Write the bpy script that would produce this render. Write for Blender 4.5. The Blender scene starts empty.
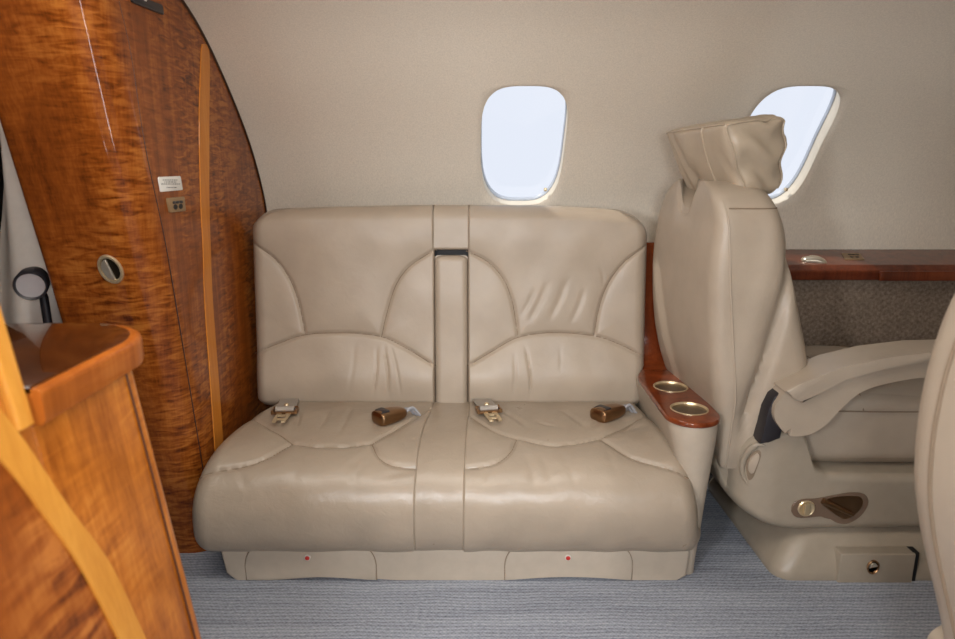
import bpy, bmesh, math
import numpy as np
from mathutils import Vector, Matrix

SC = bpy.context.scene
COL = SC.collection
PI = math.pi

# ------------------------------------------------------------------ camera
CAM = np.array([0.0, 0.0, 1.1]); FPX = 690.0; PITCH = math.radians(13.0)
CP, SP = math.cos(PITCH), math.sin(PITCH)

def ray(px, py):
    u = (px - 477.5) / FPX; v = (319.5 - py) / FPX
    return np.array([u, CP + v * SP, -SP + v * CP])

def at(px, py, X=None, Y=None, Z=None):
    d = ray(px, py)
    if X is not None: t = (X - CAM[0]) / d[0]
    elif Y is not None: t = (Y - CAM[1]) / d[1]
    else: t = (Z - CAM[2]) / d[2]
    return CAM + t * d

def pix(p):
    q = np.asarray(p, float) - CAM
    f = q[..., 1] * CP - q[..., 2] * SP
    up = q[..., 1] * SP + q[..., 2] * CP
    return np.stack([477.5 + FPX * q[..., 0] / f, 319.5 - FPX * up / f], -1)

# ------------------------------------------------------------------ interpolation
def spline(pts, n, closed=False):
    """Catmull-Rom through pts, n samples."""
    P = np.asarray(pts, float); m = len(P)
    if closed: T = np.linspace(0, m, n, endpoint=False)
    else: T = np.linspace(0, m - 1, n)
    out = []
    for t in T:
        i = int(math.floor(t)); f = t - i
        if not closed and i >= m - 1: i, f = m - 2, 1.0
        if closed: a, b, c, d = P[(i-1) % m], P[i % m], P[(i+1) % m], P[(i+2) % m]
        else:
            b, c = P[i], P[i+1]
            a = P[i-1] if i > 0 else 2*b - c
            d = P[i+2] if i + 2 < m else 2*c - b
        out.append(0.5*((2*b) + (c-a)*f + (2*a-5*b+4*c-d)*f*f + (3*b-a-3*c+d)*f**3))
    return np.array(out)

def resample(P, n):
    P = np.asarray(P, float)
    L = np.r_[0, np.cumsum(np.linalg.norm(np.diff(P, axis=0), axis=1))]
    T = np.linspace(0, L[-1], n)
    return np.stack([np.interp(T, L, P[:, k]) for k in range(P.shape[1])], 1)

def smooth_path(pts, n):
    return resample(spline(pts, max(40, len(pts) * 16)), n)

def pl(z, tab):
    tab = np.asarray(tab, float)
    return np.interp(z, tab[:, 0], tab[:, 1])

def spl1(z, tab):
    """smooth 1-D table lookup (monotone key)"""
    q = spline(tab, 200)
    return np.interp(z, q[:, 0], q[:, 1])

# ------------------------------------------------------------------ objects
def tag(o, label=None, cat=None, group=None, kind=None):
    if label: o['label'] = label
    if cat: o['category'] = cat
    if group: o['group'] = group
    if kind: o['kind'] = kind
    return o

def thing(name, loc, label, cat, group=None):
    o = bpy.data.objects.new(name, None); COL.objects.link(o)
    o.location = loc; o.empty_display_size = 0.05
    return tag(o, label, cat, group)

def root_loc(p):
    loc = Vector((0, 0, 0))
    while p is not None:
        loc += Vector(p.location); p = p.parent
    return loc

def obj(name, verts, faces, mat, parent=None, origin=None, smooth=True, angle=40, label=None):
    V = np.asarray(verts, float).reshape(-1, 3)
    if parent is not None: off = np.array(root_loc(parent))
    elif origin is not None: off = np.array(origin, float)
    else: off = np.zeros(3)
    me = bpy.data.meshes.new(name)
    me.from_pydata((V - off).tolist(), [], [list(map(int, f)) for f in faces])
    bm = bmesh.new(); bm.from_mesh(me)
    bmesh.ops.recalc_face_normals(bm, faces=bm.faces)
    bm.to_mesh(me); bm.free()
    if smooth:
        me.shade_smooth()
        if angle: me.set_sharp_from_angle(angle=math.radians(angle))
    me.materials.append(mat); me.update()
    o = bpy.data.objects.new(name, me); COL.objects.link(o)
    if parent is not None: o.parent = parent
    elif origin is not None: o.location = origin
    if label: o['label'] = label
    return o

class MB:
    """collects shapes for ONE mesh"""
    def __init__(s): s.v = []; s.f = []; s.n = 0
    def add(s, V, F):
        V = np.asarray(V, float).reshape(-1, 3)
        s.v.append(V); s.f += [[int(i) + s.n for i in f] for f in F]; s.n += len(V); return s
    def build(s, name, mat, parent=None, **k):
        return obj(name, np.concatenate(s.v), s.f, mat, parent, **k)

def grid_faces(nu, nv, cu=False, cv=False):
    F = []
    for i in range(nu if cu else nu - 1):
        for j in range(nv if cv else nv - 1):
            a = i*nv + j; b = ((i+1) % nu)*nv + j
            c = ((i+1) % nu)*nv + (j+1) % nv; d = i*nv + (j+1) % nv
            F.append((a, b, c, d))
    return F

def loft(rings, cap0=True, cap1=True):
    R = np.asarray(rings, float); n, m = R.shape[:2]
    F = grid_faces(n, m, False, True)
    if cap0: F.append(list(range(m))[::-1])
    if cap1: F.append([(n-1)*m + k for k in range(m)])
    return R.reshape(-1, 3), F

def tube(path, r, seg=8, caps=True):
    P = np.asarray(path, float); n = len(P)
    T = np.gradient(P, axis=0); T /= np.linalg.norm(T, axis=1)[:, None] + 1e-12
    ref = np.array([0.31, 0.52, 0.79])
    A = np.cross(T, ref); A /= np.linalg.norm(A, axis=1)[:, None] + 1e-12
    B = np.cross(T, A)
    a = np.linspace(0, 2*PI, seg, endpoint=False)
    rr = np.broadcast_to(np.asarray(r, float).reshape(-1, 1, 1), (n, 1, 1)) if np.ndim(r) else r
    R = P[:, None] + rr*(np.cos(a)[None, :, None]*A[:, None] + np.sin(a)[None, :, None]*B[:, None])
    return loft(R, caps, caps)

def from_bm(bm):
    V = [v.co[:] for v in bm.verts]; bm.verts.index_update()
    F = [[v.index for v in f.verts] for f in bm.faces]; bm.free()
    return np.array(V), F

def box(c, s, bev=0.0, seg=3, rot=None):
    bm = bmesh.new(); bmesh.ops.create_cube(bm, size=1)
    for v in bm.verts: v.co = Vector((v.co.x*s[0], v.co.y*s[1], v.co.z*s[2]))
    if bev: bmesh.ops.bevel(bm, geom=bm.edges[:], offset=bev, segments=seg, profile=0.5, affect='EDGES')
    if rot is not None: bmesh.ops.transform(bm, matrix=rot.to_4x4(), verts=bm.verts)
    V, F = from_bm(bm)
    return V + np.array(c), F

def prism(poly, mapf, d0, d1, bev=0.0, seg=3, both=True):
    """poly: 2-D outline; mapf(a,b,d) -> 3D, extruded d0..d1 with rounded rims"""
    bm = bmesh.new()
    A = [bm.verts.new((p[0], p[1], d0)) for p in poly]
    B = [bm.verts.new((p[0], p[1], d1)) for p in poly]
    f0 = bm.faces.new(A[::-1]); f1 = bm.faces.new(B)
    n = len(poly)
    for i in range(n): bm.faces.new((A[i], A[(i+1) % n], B[(i+1) % n], B[i]))
    if bev:
        E = list(f1.edges) + (list(f0.edges) if both else [])
        bmesh.ops.bevel(bm, geom=E, offset=bev, segments=seg, profile=0.5, affect='EDGES', clamp_overlap=True)
    V, F = from_bm(bm)
    return np.array([mapf(*p) for p in V]), F

def rounded_poly(pts, radii, seg=8):
    P = [np.array(p, float) for p in pts]; n = len(P); out = []
    for i in range(n):
        p, a, b = P[i], P[i-1], P[(i+1) % n]; r = radii[i]
        u = (a-p)/np.linalg.norm(a-p); w = (b-p)/np.linalg.norm(b-p)
        ang = math.acos(max(-1, min(1, float(u @ w))))
        if r <= 0: out.append(p); continue
        d = min(r/math.tan(ang/2), 0.49*np.linalg.norm(a-p), 0.49*np.linalg.norm(b-p)); r = d*math.tan(ang/2)
        bis = (u+w)/np.linalg.norm(u+w); c = p + bis*r/math.sin(ang/2)
        s, e = p+u*d-c, p+w*d-c
        a0 = math.atan2(s[1], s[0]); a1 = math.atan2(e[1], e[0]); da = (a1-a0+PI) % (2*PI) - PI
        for k in range(seg+1):
            t = a0 + da*k/seg; out.append(c + r*np.array([math.cos(t), math.sin(t)]))
    return np.array(out)

def lathe(profile, seg=32, M=None):
    """profile (r,h) turned about local z, placed by 4x4 M"""
    P = np.asarray(profile, float); a = np.linspace(0, 2*PI, seg, endpoint=False)
    R = np.stack([P[:, 0, None]*np.cos(a), P[:, 0, None]*np.sin(a), np.repeat(P[:, 1, None], seg, 1)], -1)
    V, F = loft(R, P[0, 0] > 1e-5, P[-1, 0] > 1e-5)
    if M is not None:
        M = np.array(M); V = V @ M[:3, :3].T + M[:3, 3]
    return V, F

def frame(o, x, y, z, s=(1, 1, 1)):
    M = np.eye(4)
    for k, a in enumerate((x, y, z)): M[:3, k] = np.array(a, float)*s[k]
    M[:3, 3] = o; return M

def soft_box(h, r, n=14, bulge=(0, 0, 0)):
    """rounded, puffed box, half sizes h"""
    h = np.array(h, float); bm = bmesh.new(); bmesh.ops.create_cube(bm, size=2)
    bmesh.ops.subdivide_edges(bm, edges=bm.edges[:], cuts=n, use_grid_fill=True)
    V, F = from_bm(bm)
    V = np.sign(V)*np.abs(np.sin(V*PI/2))**0.85
    P = V*h; inner = np.clip(P, -(h-r), h-r); d = P-inner
    L = np.linalg.norm(d, axis=1)[:, None]
    on = np.abs(np.abs(V).max(1)-1) < 1e-6
    P = np.where(L > 1e-9, inner + d/np.maximum(L, 1e-9)*r, P)
    u = np.clip(V, -1, 1)
    for k in range(3):
        o1, o2 = [j for j in range(3) if j != k]
        P[:, k] += bulge[k]*np.sign(u[:, k])*np.abs(u[:, k])*(1-u[:, o1]**2)*(1-u[:, o2]**2)
    return P, F, V

def seg_dist(P, line):
    """min distance of points P (n,2) to polyline"""
    best = np.full(len(P), 9.0)
    for a, b in zip(line[:-1], line[1:]):
        ab = b-a; t = np.clip(((P-a) @ ab)/max(ab @ ab, 1e-12), 0, 1)
        d = P-a-t[:, None]*ab; best = np.minimum(best, np.hypot(d[:, 0], d[:, 1]))
    return best

# ------------------------------------------------------------------ materials
class NT:
    def __init__(s, name):
        s.m = bpy.data.materials.new(name); s.m.use_nodes = True
        s.t = s.m.node_tree; s.b = s.t.nodes['Principled BSDF']
    def n(s, kind, **kw):
        x = s.t.nodes.new('ShaderNode' + kind)
        for k, v in kw.items():
            if k in x.inputs.keys(): x.inputs[k].default_value = v
            else: setattr(x, k, v)
        return x
    def l(s, a, b): s.t.links.new(a, b)
    def set(s, **kw):
        for k, v in kw.items(): s.b.inputs[k.replace('_', ' ')].default_value = v
        return s
    def coords(s, scale=(1, 1, 1), rot=(0, 0, 0)):
        tc = s.n('TexCoord'); mp = s.n('Mapping'); mp.inputs['Scale'].default_value = scale
        mp.inputs['Rotation'].default_value = rot
        s.l(tc.outputs['Object'], mp.inputs['Vector']); return mp.outputs['Vector']
    def noise(s, vec, scale, detail=2, rough=0.5, dist=0.0):
        x = s.n('TexNoise', Scale=scale, Detail=detail, Roughness=rough, Distortion=dist)
        s.l(vec, x.inputs['Vector']); return x.outputs['Fac']
    def ramp(s, fac, stops):
        r = s.n('ValToRGB'); e = r.color_ramp.elements
        while len(e) < len(stops): e.new(0.5)
        for k, (p, c) in enumerate(stops): e[k].position = p; e[k].color = (*c, 1)
        s.l(fac, r.inputs['Fac']); return r.outputs['Color']
    def math(s, op, a, b=None):
        x = s.n('Math', operation=op)
        for k, q in enumerate((a, b)):
            if q is None: continue
            if hasattr(q, 'links'): s.l(q, x.inputs[k])
            else: x.inputs[k].default_value = q
        return x.outputs[0]
    def mix(s, fac, a, b, mode='MIX'):
        x = s.n('Mix', data_type='RGBA', blend_type=mode)
        for k, q in ((0, fac), (6, a), (7, b)):
            if hasattr(q, 'links'): s.l(q, x.inputs[k])
            else: x.inputs[k].default_value = q if k == 0 else (*q, 1)
        return x.outputs[2]
    def bump(s, h, strength, dist=0.001, prev=None):
        x = s.n('Bump', Strength=strength, Distance=dist); s.l(h, x.inputs['Height'])
        if prev is not None: s.l(prev, x.inputs['Normal'])
        s.l(x.outputs['Normal'], s.b.inputs['Normal']); return x.outputs['Normal']

def srgb(r, g, b):
    f = lambda c: (c/255/12.92) if c/255 <= 0.04045 else ((c/255+0.055)/1.055)**2.4
    return (f(r), f(g), f(b))

def m_leather(name, c, rough=0.42, var=0.06, crinkle=0.16):
    t = NT(name); v = t.coords()
    n1 = t.noise(v, 9, 3); c2 = tuple(x*(1-var*2) for x in c)
    t.l(t.ramp(n1, [(0.3, c2), (0.7, c)]), t.b.inputs['Base Color'])
    vo = t.n('TexVoronoi', Scale=620, feature='DISTANCE_TO_EDGE'); t.l(v, vo.inputs['Vector'])
    b1 = t.bump(vo.outputs['Distance'], 0.06, 0.0006)
    n2 = t.noise(v, 38, 4, 0.6, 0.6)
    t.bump(n2, crinkle, 0.004, b1)
    n3 = t.noise(v, 26, 3)
    rr = t.n('MapRange'); rr.inputs[3].default_value = rough-0.06; rr.inputs[4].default_value = rough+0.08
    t.l(n3, rr.inputs[0]); t.l(rr.outputs[0], t.b.inputs['Roughness'])
    t.set(Specular_IOR_Level=0.5)
    return t.m

def m_plain(name, c, rough=0.5, metal=0.0, coat=0.0, spec=0.5, bump=0.0, bscale=300):
    t = NT(name); t.set(Base_Color=(*c, 1), Roughness=rough, Metallic=metal, Coat_Weight=coat, Coat_Roughness=0.05, Specular_IOR_Level=spec)
    v = t.coords(); n = t.noise(v, 30, 3)
    t.l(t.ramp(n, [(0.35, tuple(x*0.94 for x in c)), (0.65, c)]), t.b.inputs['Base Color'])
    if bump: t.bump(t.noise(v, bscale, 2), bump, 0.001)
    return t.m

def m_wood(name, dark, mid, light, coat=1.0, fig=1.0, rough=0.35, rot=(0, 0, 0), gs=1.0, croughness=0.04):
    """figured veneer: long grain along local z, wavy cross figure"""
    t = NT(name)
    vg = t.coords((30*gs, 30*gs, 1.3), rot)           # long grain
    g = t.noise(vg, 1.0, 5, 0.62, 0.5)
    vf = t.coords((17*gs, 17*gs, 84*gs), rot)            # short waves across the grain
    f = t.noise(vf, 1.0, 3, 0.5, 0.8)
    vb = t.coords((5*gs, 5*gs, 2.0), rot)             # broad flitches
    b = t.noise(vb, 1.0, 2, 0.5)
    vp = t.coords((240*gs, 240*gs, 9), rot)
    p = t.noise(vp, 1.0, 2)
    msk = t.n('MapRange'); msk.inputs[1].default_value = 0.40; msk.inputs[2].default_value = 0.58
    t.l(b, msk.inputs[0])
    ff = t.math('MULTIPLY', t.math('SUBTRACT', f, 0.5), t.math('ADD', t.math('MULTIPLY', msk.outputs[0], 1.0*fig), 0.25*fig))
    k = t.math('ADD', t.math('MULTIPLY', g, 0.55), t.math('MULTIPLY', b, 0.45))
    k = t.math('ADD', k, ff)
    k = t.math('ADD', k, t.math('MULTIPLY', t.math('SUBTRACT', p, 0.5), 0.22))
    t.l(t.ramp(k, [(0.24, dark), (0.5, mid), (0.76, light)]), t.b.inputs['Base Color'])
    t.set(Roughness=rough, Coat_Weight=coat, Coat_Roughness=croughness, Specular_IOR_Level=0.05)
    return t.m

LEATHER_C = srgb(173, 158, 140)
M = {}
M['leather'] = m_leather('beige_leather', LEATHER_C, 0.40)
M['seatleather'] = m_leather('worn_beige_leather', srgb(162, 147, 129), 0.30, crinkle=0.34)
M['softleather'] = m_leather('pillow_leather', srgb(180, 164, 143), 0.36, crinkle=0.3)
M['shell'] = m_plain('beige_painted_shell', srgb(178, 165, 148), 0.42, bump=0.05, bscale=500)
M['chairshell'] = m_plain('taupe_seat_shell', srgb(156, 144, 127), 0.40, bump=0.05, bscale=500)
M['seam'] = m_plain('seam_shadow_thread', srgb(132, 114, 94), 0.7)
M['strap'] = m_plain('grey_webbing', srgb(158, 150, 140), 0.7, bump=0.5, bscale=700)
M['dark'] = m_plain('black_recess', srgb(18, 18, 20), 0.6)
M['dkplastic'] = m_plain('dark_plastic', srgb(38, 36, 40), 0.4)
M['nickel'] = m_plain('brushed_nickel', srgb(206, 196, 178), 0.30, 0.75)
M['liner'] = m_plain('cup_liner', srgb(150, 140, 124), 0.24, 1.0)
M['chrome'] = m_plain('polished_chrome', srgb(215, 215, 218), 0.12, 0.5)
M['bronze'] = m_plain('satin_bronze', srgb(150, 118, 86), 0.30, 1.0)
M['champagne'] = m_plain('champagne_metal', srgb(214, 194, 158), 0.30, 0.7)
M['taupe'] = m_plain('taupe_plastic', srgb(112, 92, 76), 0.4)
M['brownplate'] = m_plain('tan_plate', srgb(140, 112, 78), 0.45)
M['white'] = m_plain('white_placard', srgb(232, 230, 224), 0.45)
M['ink'] = m_plain('grey_ink', srgb(120, 118, 116), 0.6)
M['red'] = m_plain('red_button', srgb(190, 40, 32), 0.4)
M['redrim'] = m_plain('button_rim', srgb(205, 198, 186), 0.4)
M['cloth'] = m_plain('pale_curtain', srgb(230, 224, 214), 0.6, bump=0.15, bscale=120)
M['reveal'] = m_plain('window_reveal', srgb(224, 214, 196), 0.55)
M['gasket'] = m_plain('window_gasket', srgb(186, 194, 206), 0.4)
M['wood'] = m_wood('figured_veneer', srgb(78, 34, 9), srgb(134, 69, 22), srgb(168, 101, 41), coat=0.5)
M['woodnear'] = m_wood('orange_veneer', srgb(120, 56, 12), srgb(190, 110, 36), srgb(226, 152, 66), coat=0.5, fig=0.6, gs=0.75, croughness=0.12)
M['wooddark'] = m_wood('dark_veneer', srgb(88, 38, 12), srgb(150, 78, 26), srgb(190, 114, 48), coat=0.5, fig=1.1, gs=0.6, croughness=0.12)  # darker red-brown wood of the lower cabinet face
M['inlay'] = m_wood('light_inlay', srgb(172, 98, 30), srgb(198, 122, 44), srgb(212, 140, 60), coat=0.4, fig=0.1, gs=1.6)
M['inlaynear'] = m_wood('pale_inlay', srgb(196, 124, 44), srgb(220, 152, 62), srgb(232, 170, 82), coat=0.4, fig=0.15, croughness=0.15)
M['rim'] = m_wood('counter_rim', srgb(124, 60, 16), srgb(160, 86, 28), srgb(184, 108, 42), coat=0.3, fig=0.2, rot=(PI/2, 0, 0), croughness=0.1)
M['counter'] = m_wood('lacquered_counter', srgb(38, 18, 7), srgb(62, 31, 12), srgb(84, 46, 19), coat=1.0, fig=0.3, rot=(PI/2, 0, 0), croughness=0.02, rough=0.2)
M['redwood'] = m_wood('red_mahogany', srgb(58, 22, 10), srgb(100, 44, 22), srgb(128, 64, 34), coat=1.0, fig=0.2, rot=(0, PI/2, 0))
M['redwoody'] = m_wood('red_mahogany_long', srgb(66, 24, 10), srgb(112, 50, 22), srgb(140, 72, 34), coat=1.0, fig=0.2, rot=(PI/2, 0, 0))

def mk_wall():
    t = NT('headliner_fabric'); c = srgb(230, 219, 202)
    v = t.coords((260, 260, 90)); n = t.noise(v, 1.0, 3, 0.6)
    t.l(t.ramp(n, [(0.25, tuple(x*0.86 for x in c)), (0.75, tuple(min(1, x*1.06) for x in c))]), t.b.inputs['Base Color'])
    t.set(Roughness=0.85, Specular_IOR_Level=0.2); t.bump(n, 0.35, 0.002); return t.m
M['wall'] = mk_wall()

def mk_weave():
    t = NT('basketweave_fabric')
    v = t.coords((1, 1, 1)); sep = t.n('SeparateXYZ'); t.l(v, sep.inputs[0])
    sx = t.math('SINE', t.math('MULTIPLY', sep.outputs[0], 2*PI/0.030))
    sz = t.math('SINE', t.math('MULTIPLY', sep.outputs[2], 2*PI/0.024))
    w = t.math('MULTIPLY', sx, sz)
    n = t.noise(v, 110, 4, 0.75)
    h = t.math('ADD', t.math('MULTIPLY', w, 0.05), n)
    t.l(t.ramp(h, [(0.25, srgb(90, 76, 64)), (0.5, srgb(128, 112, 97)), (0.75, srgb(156, 140, 124))]), t.b.inputs['Base Color'])
    t.set(Roughness=0.8, Specular_IOR_Level=0.2); t.bump(h, 0.6, 0.004); return t.m
M['weave'] = mk_weave()

def mk_carpet():
    t = NT('ribbed_carpet'); v = t.coords()
    sep = t.n('SeparateXYZ'); t.l(v, sep.inputs[0])
    wob = t.math('MULTIPLY', t.noise(v, 5, 2), 0.02)
    y = t.math('ADD', sep.outputs[1], wob)
    rib = t.math('SINE', t.math('MULTIPLY', y, 2*PI/0.0125))
    x2 = t.math('SINE', t.math('MULTIPLY', sep.outputs[0], 2*PI/0.009))
    vn = t.coords((95, 170, 1)); n = t.noise(vn, 1.0, 3, 0.7)
    vb = t.coords((2.2, 26, 1)); nb = t.noise(vb, 1.0, 2, 0.6)
    h = t.math('ADD', t.math('MULTIPLY', rib, 0.085), t.math('MULTIPLY', t.math('MULTIPLY', rib, x2), 0.05))
    h = t.math('ADD', h, t.math('MULTIPLY', n, 0.75)); h = t.math('ADD', h, t.math('MULTIPLY', nb, 0.42))
    t.l(t.ramp(h, [(0.25, srgb(80, 84, 92)), (0.52, srgb(132, 136, 145)), (0.8, srgb(168, 172, 180))]), t.b.inputs['Base Color'])
    t.set(Roughness=0.95, Specular_IOR_Level=0.1); t.bump(h, 0.7, 0.004); return t.m
M['carpet'] = mk_carpet()

def mk_glass():
    t = NT('window_glass'); out = t.t.nodes['Material Output']
    tr = t.n('BsdfTransparent'); gl = t.n('BsdfGlossy', Roughness=0.02); mx = t.n('MixShader')
    mx.inputs[0].default_value = 0.05
    tr.inputs[0].default_value = (0.97, 0.98, 1, 1)
    t.l(tr.outputs[0], mx.inputs[1]); t.l(gl.outputs[0], mx.inputs[2]); t.l(mx.outputs[0], out.inputs[0]); return t.m
M['glass'] = mk_glass()

# ------------------------------------------------------------------ cabin shell
PROF = spline([(2.36, -0.01), (2.43, 0.3), (2.465, 0.6), (2.45, 0.85), (2.41, 1.0), (2.275, 1.19), (2.03, 1.40), (1.83, 1.505), (1.55, 1.59), (1.05, 1.64)], 400)
PL_ = np.r_[0, np.cumsum(np.linalg.norm(np.diff(PROF, axis=0), axis=1))]
PT_ = np.gradient(PROF, axis=0); PT_ /= np.linalg.norm(PT_, axis=1)[:, None]
PN_ = np.stack([PT_[:, 1], -PT_[:, 0]], 1)        # outward (+Y side)
SEND = PL_[-1]
def shell(X, s, n=0.0, mirror=False):
    X = np.asarray(X, float); s = np.asarray(s, float); n = np.asarray(n, float)
    y = np.interp(s, PL_, PROF[:, 0]) + n*np.interp(s, PL_, PN_[:, 0])
    z = np.interp(s, PL_, PROF[:, 1]) + n*np.interp(s, PL_, PN_[:, 1])
    if mirror: y = 2.1 - y
    return np.stack([X + 0*y, y, z + 0*X], -1)
def s_of_z(z): return float(np.interp(z, PROF[:, 1], PL_))
def wall_y(z): return float(np.interp(z, PROF[:, 1], PROF[:, 0]))

X0, X1 = -1.5, 2.6
WS0, WS1 = s_of_z(0.945), s_of_z(1.308)
WSC, WSH = (WS0+WS1)/2, (WS1-WS0)/2
WHW = 0.137
def win_outline(ang, sc=1.0, n=3.4):
    c, s = math.cos(ang), math.sin(ang)
    r = (abs(c)**n + abs(s)**n)**(-1/n)
    return r*c*WHW*sc, r*s*WSH*sc

def wall_with_windows(name, centers, mirror):
    mb = MB()
    HX, HS = 0.19, WSH + 0.05
    xs = sorted(set([X0, X1] + [c+d for c in centers for d in (-HX, HX)]))
    xcols = []
    for a, b in zip(xs[:-1], xs[1:]):
        n = max(1, int(round((b-a)/0.05))); xcols += list(np.linspace(a, b, n+1)[:-1])
    xcols.append(X1); xcols = np.array(xcols)
    sb = [0, WSC-HS, WSC+HS, SEND]; srows = []
    for a, b in zip(sb[:-1], sb[1:]):
        n = max(1, int(round((b-a)/0.02))); srows += list(np.linspace(a, b, n+1)[:-1])
    srows.append(SEND); srows = np.array(srows)
    G = shell(*np.meshgrid(xcols, srows, indexing='ij'), 0.0, mirror); nv = len(srows)
    F = []
    for i in range(len(xcols)-1):
        for j in range(nv-1):
            xm, sm = (xcols[i]+xcols[i+1])/2, (srows[j]+srows[j+1])/2
            if any(abs(xm-c) < HX and abs(sm-WSC) < HS for c in centers): continue
            F.append((i*nv+j, (i+1)*nv+j, (i+1)*nv+j+1, i*nv+j+1))
    mb.add(G.reshape(-1, 3), F)
    for c in centers:
        xi = [x for x in xcols if abs(x-c) <= HX+1e-6]; si = [s for s in srows if abs(s-WSC) <= HS+1e-6]
        B = [(x, si[0]) for x in xi[:-1]] + [(xi[-1], s) for s in si[:-1]] + [(x, si[-1]) for x in xi[::-1][:-1]] + [(xi[0], s) for s in si[::-1][:-1]]
        rings = []
        for k in np.linspace(0, 1, 7):
            ring = []
            for (x, s) in B:
                ang = math.atan2((s-WSC)/HS*WSH, (x-c)/HX*WHW)
                ang = math.atan2((s-WSC)/HS, (x-c)/HX)
                ox, os_ = win_outline(ang)
                ring.append(shell(c + (x-c)*(1-k) + ox*k, s*(1-k) + (WSC+os_)*k, 0.010*max(0, (k-0.8)/0.2)**2, mirror))
            rings.append(ring)
        V, Fr = loft(rings, False, False); mb.add(V, Fr)
    o = mb.build(name, M['wall'], angle=None); tag(o, kind='structure'); return o

MAIN_W = [0.148, 0.985]
OPP_W = [-0.689, 0.148, 0.985, 1.822]
wall_with_windows('wall_back', MAIN_W, False)
wall_with_windows('wall_front', OPP_W, True)

def window(name, c, mirror, full=True):
    A = np.linspace(0, 2*PI, 72, endpoint=False)
    def ring(sc, n): return [shell(c + win_outline(a, sc)[0], WSC + win_outline(a, sc)[1], n, mirror) for a in A]
    root = obj(name, *loft([ring(1.002, 0.008), ring(0.998, 0.014), ring(1.0, 0.030), ring(1.005, 0.050), ring(1.01, 0.070)], False, False), M['reveal'])
    tag(root, kind='structure')
    obj('gasket', *loft([ring(1.008, 0.056), ring(0.992, 0.055), ring(0.978, 0.059), ring(0.974, 0.068)], False, False), M['gasket'], root)
    if full:
        obj('clip', *box(shell(c+0.088, WSC-0.80*WSH, 0.028), (0.010, 0.014, 0.012), 0.002), M['champagne'], root)
        V = np.concatenate([np.array(ring(0.975, 0.063)), [shell(c, WSC, 0.063, mirror)]])
        obj('pane', V, [(i, (i+1) % 72, 72) for i in range(72)], M['glass'], root)
    return root
for k, c in enumerate(MAIN_W): window('window_%d' % (k+1), c, False)
for k, c in enumerate(OPP_W): window('window_%d' % (k+3), c, True, False)

# ceiling panel closes the top between both sidewalls (profile already meets at the middle)
obj('floor', [(X0, -0.4, 0), (X1, -0.4, 0), (X1, 2.45, 0), (X0, 2.45, 0)], [(0, 1, 2, 3)], M['carpet'])['kind'] = 'structure'
def endwall(name, X, mat):
    h = np.array([shell(X, s) for s in np.linspace(0, SEND, 40)])
    h2 = np.array([shell(X, s, 0, True) for s in np.linspace(SEND, 0, 40)])
    V = np.concatenate([h, h2[1:]])
    tag(obj(name, V, [list(range(len(V)))], mat, smooth=False), kind='structure')
endwall('wall_left', X0, M['dark']); endwall('wall_right', X1, M['wall'])

# woven lower sidewall panel and red wood ledge
V, F = box((1.60, 2.355, 0.42), (2.0, 0.05, 0.66), 0.004)
lp = obj('trim_1', V, F, M['weave']); tag(lp, kind='structure')
led = thing('side_ledge', (1.6, 2.36, 0.70), 'glossy red-brown wooden ledge along the sidewall behind the single seat', 'ledge')
poly = rounded_poly([(2.455, 0.79), (2.285, 0.760), (2.258, 0.742), (2.262, 0.712), (2.30, 0.704), (2.455, 0.704)], [0, 0.02, 0.012, 0.006, 0, 0])
obj('ledge_body', *prism(poly, lambda a, b, d: (d, a, b), 0.66, X1-0.01), M['redwood'], led)
p0 = at(879, 274, Y=2.26)
obj('fold_out_leaf', *box(((p0[0]+X1-0.02)/2, 2.262, 0.727), (X1-0.02-p0[0], 0.022, 0.032), 0.003), M['redwood'], led)

# ------------------------------------------------------------------ bulkhead
def yc(z): return pl(z, [(0, 1.78), (.282, 1.705), (.85, 1.573), (1.298, 1.457), (1.62, 1.375)])
BX, BL, BR = -0.74, -1.0, 0.09
zs = np.linspace(0.0, 1.53, 60); rings = []
for z in zs:
    y = yc(z); w = wall_y(z) + 0.012
    r = [(BX, yy) for yy in np.linspace(w, y+BR, 14)]
    r += [(BX-BR+BR*math.cos(a), y+BR-BR*math.sin(a)) for a in np.linspace(0, PI/2, 14)[1:]]
    r += [(x, y) for x in np.linspace(BX-BR, BL+0.02, 8)[1:]]
    r += [(BL+0.02-0.02*math.sin(a), y+0.02-0.02*math.cos(a)) for a in np.linspace(0, PI/2, 5)[1:]]
    r += [(BL, yy) for yy in np.linspace(y+0.02, w, 10)[1:]]
    rings.append([(a, b, z) for a, b in r])
bh = thing('closet_bulkhead', (-0.87, 2.0, 0), 'tall glossy figured-wood closet bulkhead left of the divan', 'bulkhead')
obj('body', *loft(rings), M['wood'], bh, angle=60)
# light inlay ribbon
tab = [(44, 201.5, 203), (52, 200.5, 209), (119, 198.5, 209), (200, 200, 209), (250, 202.5, 210.5), (300, 204, 212.5), (380, 209.5, 218.5), (443, 214, 223), (520, 219, 229)]
L = smooth_path([at(a, y, X=BX) for y, a, b in tab], 60); R_ = smooth_path([at(b, y, X=BX) for y, a, b in tab], 60)
for q in (L, R_):
    for p in q: p[1] = min(p[1], wall_y(p[2]) - 0.004)
rings = []
for a, b in zip(L, R_):
    rings.append([(BX-0.002, a[1], a[2]), (BX+0.002, a[1]+0.002, a[2]), (BX+0.002, b[1]-0.002, b[2]), (BX-0.002, b[1], b[2])])
obj('inlay_strip', *loft(rings), M['inlay'], bh, label='pale golden inlay ribbon')
gp = smooth_path([at(x, y, X=BX) for x, y in [(119, 1), (131, 55), (145, 145), (165, 240), (178, 315), (192, 400), (205, 480)]], 60)
obj('panel_joint', *tube(gp + np.array([-0.0006, 0, 0]), 0.0013, 6), m_plain('brown_joint', srgb(52, 26, 12), 0.4), bh)
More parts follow.
